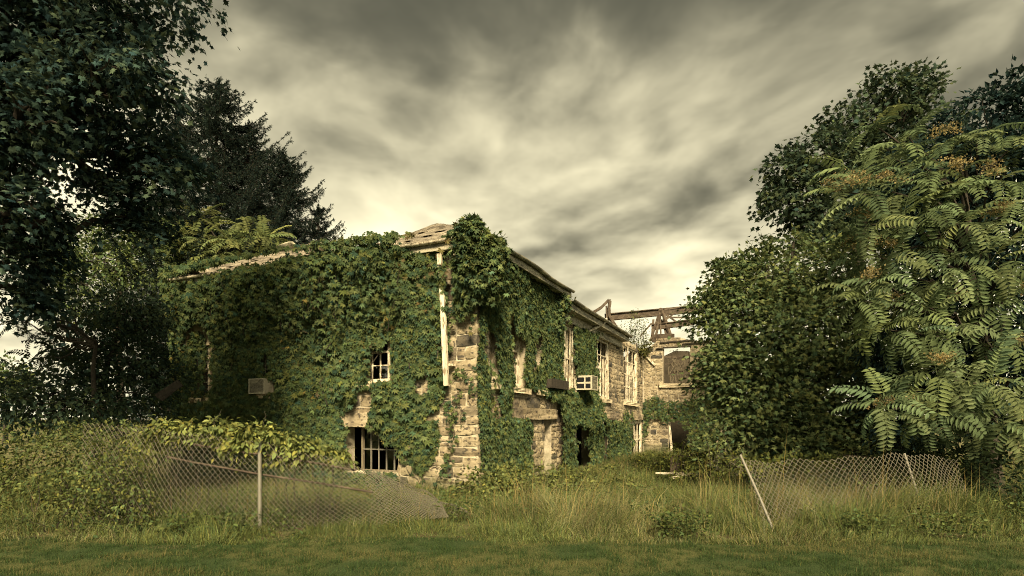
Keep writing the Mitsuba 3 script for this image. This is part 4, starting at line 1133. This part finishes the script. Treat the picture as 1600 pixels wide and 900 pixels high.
# ------------------------------------------------------------------ trees, right
tree('maple_tree', 'tall dark maple rising behind the round maple at right', (W(1350, 655, 24)[0], 24, -.3),
     [(1425, 145, 24, 52, 38, 1.3), (1378, 150, 24, 40, 38, 1.2), (1335, 195, 24, 48, 42, 1.4), (1285, 240, 24, 48, 40, 1.3), (1228, 262, 24, 38, 28, 1.0), (1208, 305, 24, 24, 24, .8), (1255, 310, 24, 52, 40, 1.3), (1320, 285, 24, 75, 65, 1.8), (1400, 230, 24, 70, 65, 1.8), (1290, 345, 24, 70, 40, 1.6), (1470, 260, 24.5, 70, 90, 1.8), (1400, 340, 24, 90, 70, 1.8)],
     np.random.default_rng(81), 1.5, .62, 34, .20, MAPLE, [(.042, .066, .040), (.033, .053, .037), (.058, .078, .042)], trunk_r=.34, flat=.4, shell=.35, twigs=160)
tree('maple_tree', 'broad rounded maple hiding the right end of the ruin', (W(1230, 655, 17.5)[0], 17.8, -.3),
     [(1150, 500, 17, 58, 60, 1.3), (1128, 575, 16.6, 42, 58, 1.1), (1190, 448, 17.5, 62, 52, 1.3), (1270, 430, 18, 75, 58, 1.5), (1235, 530, 16.4, 95, 80, 1.6), (1180, 600, 16, 80, 62, 1.3), (1300, 600, 16, 95, 75, 1.5), (1340, 500, 17, 75, 85, 1.5), (1165, 655, 16, 52, 35, 1.0), (1265, 665, 15.6, 100, 40, 1.2), (1395, 620, 16, 60, 70, 1.3), (1370, 690, 15.8, 70, 30, 1.0), (1250, 695, 15.4, 90, 24, .8), (1340, 705, 15, 60, 22, .7), (1170, 690, 15.6, 50, 22, .7), (1120, 455, 17.3, 24, 22, .5), (1195, 392, 17.6, 18, 16, .4), (1160, 410, 17.5, 16, 16, .4), (1240, 378, 17.8, 18, 12, .4), (1140, 430, 17.5, 30, 30, .8), (1105, 480, 17, 24, 20, .7)],
     np.random.default_rng(82), 3.9, .42, 40, .135, MAPLE, [(.098, .136, .058), (.074, .112, .054), (.126, .152, .064)], trunk_r=.26, flat=.32, upw=.9, shell=.34, twigs=160, loose=1.3)
tree('broadleaf_tree', 'dark tree filling the right edge behind the feathery leaves', (W(1560, 655, 14)[0], 14.5, -.2),
     [(1550, 185, 14.5, 70, 62, 1.4), (1620, 200, 14.5, 70, 70, 1.4), (1520, 280, 14, 80, 80, 1.4), (1600, 330, 14, 90, 90, 1.6), (1480, 400, 13.8, 90, 90, 1.3), (1580, 470, 14, 100, 90, 1.4), (1450, 520, 13.6, 90, 80, 1.2), (1540, 590, 13.4, 100, 80, 1.4), (1440, 640, 13.6, 80, 60, 1.2), (1420, 300, 14.4, 70, 70, 1.0), (1640, 600, 13, 80, 100, 1.4)],
     np.random.default_rng(83), 3.4, .46, 40, .16, LEAF, [(.022, .040, .034), (.017, .033, .031)], trunk_r=.24, flat=.4, shell=.3, twigs=60)
rng = np.random.default_rng(84)
ail = thing('tree_of_heaven', 'big feathery tree with orange seed clusters at the right edge', 'tree')
AP = [(1372, 200), (1420, 215), (1400, 250), (1330, 265), (1350, 300), (1395, 300), (1445, 270), (1480, 230), (1530, 215), (1575, 235), (1500, 280), (1550, 290), (1460, 320), (1410, 345), (1360, 350), (1345, 395), (1390, 395), (1440, 385), (1495, 350), (1545, 350), (1590, 320),
      (1425, 435), (1370, 440), (1345, 470), (1400, 475), (1465, 430), (1510, 410), (1560, 410), (1595, 390), (1450, 480), (1500, 470), (1550, 470), (1590, 460), (1480, 525), (1540, 525), (1590, 530), (1385, 515), (1430, 520), (1320, 300),
      (1420, 605), (1465, 580), (1500, 610), (1545, 600), (1590, 590), (1395, 640), (1455, 645), (1505, 655), (1560, 650), (1380, 625), (1600, 660)]
apts, aout = [], []
for x, y in AP:
    Y = 11.6 + rng.uniform(-.6, .6) + (.8 if y < 260 else 0) - (1.0 if y > 560 else 0)
    p = W(x, y, Y); apts.append(p); aout.append(unit(p - W(1540, 430 if y < 560 else 640, 13.2) + np.array([0, 0, .5])))
rosettes(ail, np.array(apts), rng, np.array(aout), 8, .92, [(.110, .150, .070), (.086, .124, .064), (.130, .164, .078)], 300, .36, 14, (.3, 1.35))
stem = bend(rng, (W(1560, 655, 12.8)[0], 12.8, -.1), W(1500, 250, 12.8), 12, .015)
put(ail, 'trunk', mikit.ply(tube(stem, np.linspace(.16, .05, 12), 8), 'mat_bark', 60))
for p in apts:
    k = int(np.clip(np.argmin(np.abs(stem[:, 2] - (p[2] - .8))), 1, 10))
    put(ail, 'limb', mikit.ply(tube(bend(rng, stem[k], p, 7, .04, .05), np.linspace(.045, .014, 7), 5), 'mat_bark', 60))

# ------------------------------------------------------------------ shrubs, weeds and vines
def bush(name, label, spec, rng, per, clump, leaves, size, tmpl, col, flat=.4, upw=.8, shell=.35, stems=30, group=None, cat_='shrub', **kw):
    t = thing(name, label, cat_, group)
    C, R = lobes_of(spec); fol = Foliage()
    cs, _ = leafy_clumps(rng, fol, C, R, per, clump, leaves, size, tmpl, col, flat, upw, shell, **kw)
    put(t, 'leaves', fol.shape(), 'stuff')
    st = []
    for p in cs[rng.permutation(len(cs))[:stems]]:
        b = p * [1, 1, 0] + [rng.normal(0, .25), rng.normal(0, .15), float(gz(p[0], p[1])) - .05]
        st.append(tube(bend(rng, b, p, 6, .05), np.linspace(.012, .004, 6), 4))
    put(t, 'stems', mikit.ply(cat(st), 'mat_bark', 60), 'stuff')
    return t


BRAM = [(.098, .124, .044), (.074, .104, .042), (.120, .136, .050)]
bush('bramble', 'bramble thicket along the left edge, sunlit on its crown', [(60, 715, 10.5, 110, 55, 1.0), (160, 700, 10.3, 95, 45, .9), (30, 770, 9.9, 90, 55, .7), (130, 765, 9.7, 100, 55, .6), (220, 720, 10.2, 55, 45, .6), (215, 775, 9.7, 60, 45, .4), (-60, 730, 10.5, 70, 70, 1), (250, 690, 10.6, 35, 25, .4), (150, 740, 8.95, 50, 45, .25), (205, 765, 8.9, 40, 36, .2), (120, 790, 8.8, 50, 30, .25), (185, 700, 9.1, 40, 30, .2)],
     np.random.default_rng(91), 9, .26, 24, .068, OVAL, BRAM, .4, .8, .3, 60)
bush('low_weeds', 'low dark weeds along the foot of the left fence', [(60, 822, 8.9, 110, 22, .4), (200, 818, 8.9, 80, 20, .3), (320, 815, 9.3, 60, 24, .3), (470, 800, 9.6, 70, 26, .4), (540, 815, 9.4, 50, 16, .3)],
     np.random.default_rng(92), 12, .16, 20, .055, OVAL, [(.052, .078, .032), (.070, .092, .034)], .5, .8, .3, 40, cat_='weeds')
bush('weed_patch', 'yellow green leafy weeds at the foot of the right wall', [(755, 762, 13.4, 48, 32, .6), (820, 758, 13.6, 50, 33, .7), (885, 762, 14.6, 50, 28, .8), (800, 745, 15.0, 40, 22, .5), (930, 760, 15.5, 40, 18, .8), (770, 790, 13.0, 40, 14, .5), (850, 785, 13.4, 50, 12, .6), (965, 755, 17, 30, 14, .8), (720, 775, 13.6, 22, 18, .4), (905, 742, 19.5, 30, 12, .8), (950, 736, 22, 30, 10, .9), (990, 728, 25, 24, 10, 1.0), (1020, 722, 28, 30, 12, 1.0), (880, 752, 17.5, 26, 14, .6)],
     np.random.default_rng(93), 9, .26, 20, .11, OVAL, [(.124, .146, .050), (.096, .122, .046), (.142, .156, .056)], .45, 1.0, .3, 50)
bush('fallen_vine', 'vine mound over old rails between the ruin and the right fence', [(1100, 715, 17, 50, 16, .7), (1060, 712, 18.5, 30, 20, .6), (1140, 722, 15, 45, 18, .6), (1210, 728, 13.5, 55, 14, .5), (1270, 725, 13, 45, 16, .4), (1310, 722, 13, 30, 14, .4), (1100, 742, 16, 55, 10, .5), (1025, 725, 20, 35, 18, .8)],
     np.random.default_rng(94), 8, .24, 20, .10, OVAL, [(.080, .095, .028), (.060, .076, .025), (.10, .11, .032)], .4, .8, .3, 40, cat_='vine')
bush('shrub', 'sunlit shrub pressing against the leaning right fence', [(1350, 750, 12.5, 48, 34, .6), (1410, 755, 12.5, 40, 32, .5), (1300, 765, 12.6, 30, 20, .4)],
     np.random.default_rng(95), 10, .24, 22, .085, OVAL, [(.098, .128, .046), (.076, .106, .044)], .35, .9, .3, 30)
bush('shrub', 'dark understorey shrub in the lower right corner', [(1500, 740, 12.0, 70, 50, .7), (1570, 720, 11.6, 60, 70, .8), (1450, 720, 12.6, 50, 36, .6), (1610, 780, 10.6, 60, 50, .6), (1420, 700, 13.4, 60, 30, .6)],
     np.random.default_rng(96), 7, .28, 22, .10, OVAL, [(.034, .050, .024), (.026, .042, .022)], .4, .8, .3, 30)
rng = np.random.default_rng(97)
ar = thing('arching_shoot', 'long arching leafy shoots beside the first leaning fence post', 'shoot')
fol, st = Foliage(), []
for a, b, sg in (((1055, 735, 17), (1150, 720, 13.5), .35), ((1110, 728, 14), (1103, 680, 14), .0), ((1120, 730, 14), (1122, 690, 14), .0), ((1150, 715, 13.5), (1190, 760, 13), .15), ((1160, 728, 13), (1158, 695, 13), 0), ((1230, 720, 13), (1250, 700, 13), .1)):
    p = bend(rng, W(*a), W(*b), 14, .02, sg); st.append(tube(p, np.linspace(.012, .004, 14), 4))
    m = 46; k = rng.integers(1, 14, m)
    fol.add(*scatter(OVAL, p[k] + rng.normal(0, .03, (m, 3)), unit(rng.normal(0, .8, (m, 3))), unit(rng.normal(0, .4, (m, 3)) + [0, -.3, 1]), .085 * rng.uniform(.6, 1.2, m), tints(rng, m, YG, .2)))
put(ar, 'stem', mikit.ply(cat(st), 'mat_bark', 60)); put(ar, 'leaves', fol.shape(), 'stuff')

# ------------------------------------------------------------------ chain link fences
def net(base, top, n, rows, rng, r=.0028, bow=None, rip=.0):
    """Chain link between two curves: zigzag wires of two diagonal families, woven a little in depth."""
    L = np.r_[0, np.cumsum(np.linalg.norm(np.diff(base + top, axis=0), axis=1))]; L /= L[-1]
    def at(u, v):
        b = np.stack([np.interp(u, L, base[:, k]) for k in range(3)], -1); t = np.stack([np.interp(u, L, top[:, k]) for k in range(3)], -1)
        p = b + (t - b) * v[..., None]
        if bow is not None: p = p + bow(u, v)
        return p
    parts = []
    m = rows * 2
    for k in range(-m, n * 2 + m):
        for sg in (1, -1):
            j = np.arange(m + 1); x = k + sg * j
            if (k % 2): continue
            u = x / (2 * n)
            ok = (u >= 0) & (u <= 1)
            if ok.sum() < 2: continue
            p = at(np.clip(u, 0, 1), j / m)[ok]
            p = p + np.array([0, 1., 0]) * (.003 * sg)
            parts.append(tube(p, r, 3, False))
    return cat(parts)


fence = thing('chain_link_fence', 'rusty chain link fence at left, sagging to the ground towards the house corner', 'fence')
fb = np.array([W(x, y, Y) for x, y, Y in ((120, 846, 9.2), (230, 842, 9.1), (300, 836, 9.0), (406, 832, 9.0), (500, 828, 9.05), (575, 822, 9.15), (640, 815, 9.3), (725, 808, 9.6))])
ft = np.array([W(x, y, Y) for x, y, Y in ((130, 662, 9.4), (240, 668, 9.25), (300, 676, 9.1), (406, 690, 9.0), (500, 712, 9.05), (556, 726, 9.2), (600, 742, 9.5), (690, 786, 10.0))])
put(fence, 'mesh', mikit.ply(net(fb, ft, 74, 16, rng, .0042, bow=lambda u, v: np.stack([np.zeros_like(u) - .5 * np.clip((u - .72) / .28, 0, 1) ** 1.5 * (1 - v) * .5, .10 * np.sin(u * 17) * v * (1 - v) * 2, .02 * np.sin(u * 40) * v], -1)), 'mat_wire', True), 'stuff')
# a crumpled part lying towards the corner
fb2 = np.array([W(x, y, Y) for x, y, Y in ((575, 800, 9.4), (620, 806, 9.6), (680, 812, 9.8), (735, 812, 10.0))])
ft2 = np.array([W(x, y, Y) for x, y, Y in ((570, 735, 10.2), (625, 748, 10.6), (680, 775, 10.8), (722, 800, 10.6))])
put(fence, 'mesh', mikit.ply(net(fb2, ft2, 18, 10, rng, .004, bow=lambda u, v: np.stack([.05 * np.sin(v * 9 + u * 5), .12 * np.sin(u * 8 + v * 4), .10 * np.sin(np.pi * v) + .03 * np.sin(u * 23)], -1)), 'mat_wire', True), 'stuff')
put(fence, 'post', mikit.ply(cat([tube([W(406, 838, 8.96), W(406, 690, 8.96)], .030, 12), tube([W(406, 690.5, 8.96), W(406, 688, 8.96), W(406, 686.5, 8.96)], [.036, .034, .012], 12)]), 'mat_galvanised', 40), label='upright grey fence post')
put(fence, 'rail', mikit.ply(tube([W(262, 714, 9.12), W(300, 722, 9.08), W(406, 741, 9.02), W(500, 755, 9.06), W(582, 769, 9.15)], .016, 8), 'mat_rust', 40))
put(fence, 'rail', mikit.ply(tube([W(290, 692, 9.12), W(330, 699, 9.08), W(406, 710, 9.02), W(480, 721, 9.06), W(556, 735, 9.2)], .016, 8), 'mat_rust', 40))
put(fence, 'tie', mikit.ply(cat([tube([W(406, y, 8.92), W(410, y, 8.96), W(406, y + 1, 9.01)], .005, 5) for y in (705, 735, 765, 795)]), 'mat_wire'))
fv = thing('fence_vine', 'bright leafy vine draped along the top of the sagging left fence', 'vine')
fol, st = Foliage(), []
rng = np.random.default_rng(98)
C, R = lobes_of([(255, 672, 9.4, 26, 14, .2), (300, 672, 9.3, 30, 16, .22), (345, 672, 9.25, 30, 17, .22), (395, 678, 9.2, 32, 20, .25), (440, 686, 9.2, 32, 20, .25), (485, 700, 9.25, 32, 20, .25), (525, 716, 9.35, 26, 16, .2), (370, 690, 9.15, 40, 14, .15), (440, 705, 9.15, 40, 14, .15), (225, 690, 9.5, 25, 20, .2)])
leafy_clumps(rng, fol, C, R, 30, .16, 15, .105, OVAL, [(.150, .176, .058), (.120, .150, .052), (.180, .196, .066)], .5, .7, .4, droop=.9)
for x0, x1, y0, y1 in ((290, 300, 690, 655), (330, 336, 680, 652), (412, 414, 668, 642), (335, 345, 668, 642)):
    p = bend(rng, W(x0, y0, 9.2), W(x1, y1, 9.2), 8, .06); st.append(tube(p, .004, 4))
    fol.add(*scatter(OVAL, p, unit(rng.normal(0, 1, (8, 3))), unit(rng.normal(0, .4, (8, 3)) + [0, 0, 1]), np.full(8, .04), tints(rng, 8, YG)))
for i in range(24):
    x = rng.uniform(250, 540); y = np.interp(x, [240, 406, 556], [680, 700, 735])
    st.append(tube(bend(rng, W(x + rng.normal(0, 12), 832, 9.15), W(x, y, 9.15), 8, .03), .006, 4))
put(fv, 'leaves', fol.shape(), 'stuff'); put(fv, 'stems', mikit.ply(cat(st), 'mat_bark', 60), 'stuff')

rng = np.random.default_rng(99)
f2 = thing('chain_link_fence', 'leaning chain link fence with two tilted posts in the tall grass at right', 'fence')
rb_ = np.array([W(x, y, Y) for x, y, Y in ((1190, 815, 9.4), (1260, 808, 9.8), (1350, 806, 10.1), (1443, 806, 10.5), (1530, 800, 10.8))])
rt = np.array([W(x, y, Y) for x, y, Y in ((1160, 722, 9.9), (1225, 720, 10.2), (1320, 715, 10.3), (1413, 708, 10.7), (1500, 716, 11.0))])
put(f2, 'mesh', mikit.ply(net(rb_, rt, 44, 10, rng, .0046, bow=lambda u, v: np.stack([.06 * np.sin(u * 9 + v * 3) * v, .10 * np.sin(u * 14) * v * (1 - v) * 3, .03 * np.sin(u * 31) * v], -1)), 'mat_wire', True), 'stuff')
put(f2, 'post', mikit.ply(tube([W(1213, 840, 8.8), W(1186, 775, 9.3), W(1157, 711, 9.75)], .021, 10), 'mat_galvanised', 40), label='pale post tilted hard to the left')
put(f2, 'post', mikit.ply(tube([W(1444, 808, 10.45), W(1429, 757, 10.6), W(1413, 708, 10.7)], .020, 10), 'mat_galvanised', 40), label='thin post tilted to the left at the far end')
f3b = np.array([W(x, y, 14.5) for x, y in ((1115, 738), (1150, 742), (1178, 738))]); f3t = np.array([W(x, y, 14.9) for x, y in ((1110, 714), (1145, 708), (1170, 716))])
put(f2, 'mesh', mikit.ply(net(f3b, f3t, 14, 7, rng, .003, bow=lambda u, v: np.stack([.1 * np.sin(v * 8), .2 * np.sin(u * 9), .06 * np.sin(u * 12 + v * 5)], -1)), 'mat_wire', True), 'stuff')

# boards on the ground
for lab, a, b, w in (('long pale plank lying in the grass below the ruin', (1026, 739, 18.5), (1090, 741, 17.6), .16), ('short broken pale board beside the long plank', (1048, 747, 17.2), (1072, 742, 17.4), .14)):
    t = thing('fallen_plank', lab, 'plank')
    put(t, 'board', mikit.ply(beam(W(*a), W(*b), w, .05), 'mat_paint'))
cr = thing('rusty_box', 'dark rusty box tipped under the vines by the ruin', 'box')
c = W(1076, 728, 18.5)
put(cr, 'side', mikit.ply(cat([beam(c + [-.35, 0, .3], c + [.45, 0, .38], .5, .05), beam(c + [-.35, 0, -.2], c + [-.33, 0, .3], .5, .05, (0, 1, 0)), beam(c + [.42, 0, -.15], c + [.45, 0, .36], .5, .05, (0, 1, 0))]), 'mat_rust'))
put(cr, 'label_plate', mikit.ply(beam(c + [-.28, -.27, .12], c + [-.16, -.27, .12], .02, .14), 'mat_paint'))
rf = thing('broken_roof_sheet', 'small rusty sheet poking up behind the leaning fence', 'sheet')
put(rf, 'sheet', mikit.ply(beam(W(1325, 712, 14), W(1352, 714, 14.2), .5, .04), 'mat_rust'))

# ------------------------------------------------------------------ grass
def blades(rng, x, y, h, w, col, lean=.35, seg=2, dirn=None):
    """Grass blades as tapering bent strips."""
    n = len(x)
    a = rng.uniform(0, 2 * np.pi, n); le = np.abs(rng.normal(0, lean, n)) * h
    dx, dy = np.cos(a) * le, np.sin(a) * le
    if dirn is not None: dx, dy = dx + dirn[0] * h, dy + dirn[1] * h
    z = gz(x, y) - .02
    side = rng.uniform(0, np.pi, n); sx, sy = np.cos(side) * w / 2, np.sin(side) * w / 2
    t = np.array([0, .55, 1.0]) if seg == 2 else np.array([0, 1.0])
    V = []
    for k, u in enumerate(t):
        cx, cy, cz = x + dx * u ** 2, y + dy * u ** 2, z + h * (u - .18 * u ** 2 * np.minimum(1, (le / h) ** 2 * 3))
        ww = 1 - u if k < len(t) - 1 else 0
        if k < len(t) - 1:
            f = 1.0 if k == 0 else .75
            V += [np.stack([cx - sx * f, cy - sy * f, cz], -1), np.stack([cx + sx * f, cy + sy * f, cz], -1)]
        else: V.append(np.stack([cx, cy, cz], -1))
    V = np.stack(V, 1); k = V.shape[1]
    fc = np.array([[0, 1, 3], [0, 3, 2], [2, 3, 4]]) if seg == 2 else np.array([[0, 1, 2]])
    return V.reshape(-1, 3), (fc[None] + (np.arange(n) * k)[:, None, None]).reshape(-1, 3), np.repeat(col, k, 0)


rng = np.random.default_rng(111)
fol = Foliage()
N = 300000
y = 8.0 + (20 - 8.0) * rng.random(N) ** 1.35
x = rng.uniform(-1, 1, N) * (.95 * y + .5)
q = np.stack([x * .9, y * .9, x * 0], -1)
clump = meshkit.fbm(q * 1.6, 3, 7); dry = meshkit.fbm(q * .55 + 3, 3, 8)
px_, py_ = to_px(np.stack([x, y, gz(x, y)], -1))
inside = ((x - CX) * UL[0] + (y - CY) * UL[1] > -.3) & ((x - CX) * UR[0] + (y - CY) * UR[1] > -.1)
keep = (rng.random(N) < np.clip(2.6 * (clump - .28), .12, 1)) & (y > lawn_edge(x) - .15) & ~inside
x, y, clump, dry, px_ = x[keep], y[keep], clump[keep], dry[keep], px_[keep]
n = len(x)
edge = np.clip((y - lawn_edge(x)) / 1.6, 0, 1)
nearhouse = np.clip(.75 + (1080 - px_) / 300, .55, 1) * np.clip((y - 9.6) / 1.8, 0, 1)
fencefront = np.clip((px_ - 330) / 60, 0, 1) * np.clip((760 - px_) / 40, 0, 1) * np.clip((10.6 - y) / .5, 0, 1)
h = (1 - .5 * fencefront) * (.09 + .54 * edge * np.clip(clump * 2.1 - .42, .08, 1.2) * np.where(px_ < 620, .8, 1.0) * (1 - .62 * nearhouse)) * np.exp(rng.normal(0, .28, n))
dryp = np.clip(.05 + 1.7 * (dry - .48) + .18 * np.exp(-((px_ - 900) / 200) ** 2) + .12 * np.exp(-((px_ - 1310) / 90) ** 2), .03, .75)
straw = rng.random(n) < dryp
col = np.where(straw[:, None], tints(rng, n, [(.225, .22, .112), (.275, .258, .135), (.18, .185, .09)], .22), tints(rng, n, [(.108, .138, .048), (.082, .114, .044), (.132, .152, .056)], .25))
ca = 6.28 * 2 * meshkit.fbm(np.stack([x * 1.4, y * 1.4, x * 0 + 9], -1), 2, 17)
fol.add(*blades(rng, x, y, h, .0105 * rng.uniform(.6, 1.3, n) * np.where(straw, .75, 1), col, .5, 2, (.38 * np.cos(ca), .38 * np.sin(ca))))
# the strip along the far walls
M = 60000
yf = 18 + 17 * rng.random(M); xf = rng.uniform(-.12, .95, M) * yf
ins = ((xf - CX) * UL[0] + (yf - CY) * UL[1] > -.25) | ((xf - CX) * UR[0] + (yf - CY) * UR[1] > S3 - .3)
xf, yf = xf[~ins], yf[~ins]
cf = meshkit.fbm(np.stack([xf * .8, yf * .8, xf * 0 + 2], -1), 3, 7)
fol.add(*blades(rng, xf, yf, .12 + .30 * cf * np.exp(rng.normal(0, .25, len(xf))), .022 * rng.uniform(.6, 1.3, len(xf)), tints(rng, len(xf), [(.088, .112, .038), (.066, .092, .034), (.17, .155, .075)], .25), .6))
# seed stalks
m = 5200
k = rng.permutation(n)[:m]; k = k[(y[k] > 9.0)]
xs, ys = x[k], y[k]; hs = h[k] * rng.uniform(1.2, 1.9, len(k))
fol.add(*blades(rng, xs, ys, hs, np.full(len(k), .008), tints(rng, len(k), [(.30, .24, .11), (.22, .19, .085)], .2), .25))
scene['tall_grass'] = fol.shape('mat_blade')
labels['tall_grass'] = {'label': 'tall uncut meadow grass mixed with dry straw coloured stalks', 'category': 'grass', 'kind': 'stuff'}
# lawn
rng = np.random.default_rng(112)
fol = Foliage()
N = 260000
y = 6.0 + 2.5 * rng.random(N); x = rng.uniform(-1, 1, N) * (.93 * y + .2)
q = np.stack([x * 1.3, y * 2.6, x * 0], -1)
tone = meshkit.fbm(q, 4, 15)
keep = y < lawn_edge(x) + .2 + .25 * rng.random(N)
x, y, tone = x[keep], y[keep], tone[keep]; n = len(x)
pale = rng.random(n) < np.clip(.08 + 2.6 * (tone - .52), .02, .7)
col = np.where(pale[:, None], tints(rng, n, [(.105, .118, .044), (.15, .14, .064)], .25), tints(rng, n, [(.040, .070, .026), (.031, .056, .023), (.052, .080, .028)], .28))
tuft = meshkit.fbm(np.stack([x * 7, y * 7, x * 0], -1), 2, 33)
fol.add(*blades(rng, x, y, (.022 + .085 * np.clip(tuft - .35, 0, 1) + .03 * tone) * np.exp(rng.normal(0, .35, n)), .006 * rng.uniform(.7, 1.5, n), col, .6, 1))
scene['lawn_grass'] = fol.shape('mat_blade')
labels['lawn_grass'] = {'label': 'short mown grass blades of the lawn in the foreground', 'category': 'grass', 'kind': 'stuff'}
# broad weeds among the grass
rng = np.random.default_rng(113)
fol = Foliage()
N = 9000
y = 8.3 + 6 * rng.random(N) ** 1.5; x = rng.uniform(-1, 1, N) * .92 * y
tone = meshkit.fbm(np.stack([x * .8, y * .8, x * 0], -1) + 30, 3, 21)
keep = rng.random(N) < np.clip((tone - .44) * 5, 0, 1) ** 1.5; x, y = x[keep], y[keep]; n = len(x)
idx = np.repeat(np.arange(n), 7); m = len(idx)
hh = rng.uniform(.03, .38, m)
pos = np.stack([x[idx] + rng.normal(0, .05, m), y[idx] + rng.normal(0, .05, m), gz(x, y)[idx] + hh], -1)
fol.add(*scatter(OVAL, pos, unit(np.stack([rng.normal(0, 1, m), rng.normal(0, 1, m), rng.normal(.3, .4, m)], -1)), unit(rng.normal(0, .4, (m, 3)) + [0, 0, 1]), .065 * rng.uniform(.6, 1.3, m), tints(rng, m, [(.080, .112, .040), (.060, .090, .036), (.10, .125, .044)], .25)))
scene['broad_weeds'] = fol.shape()
labels['broad_weeds'] = {'label': 'low broad leaved weeds growing through the meadow grass', 'category': 'weeds', 'kind': 'stuff'}
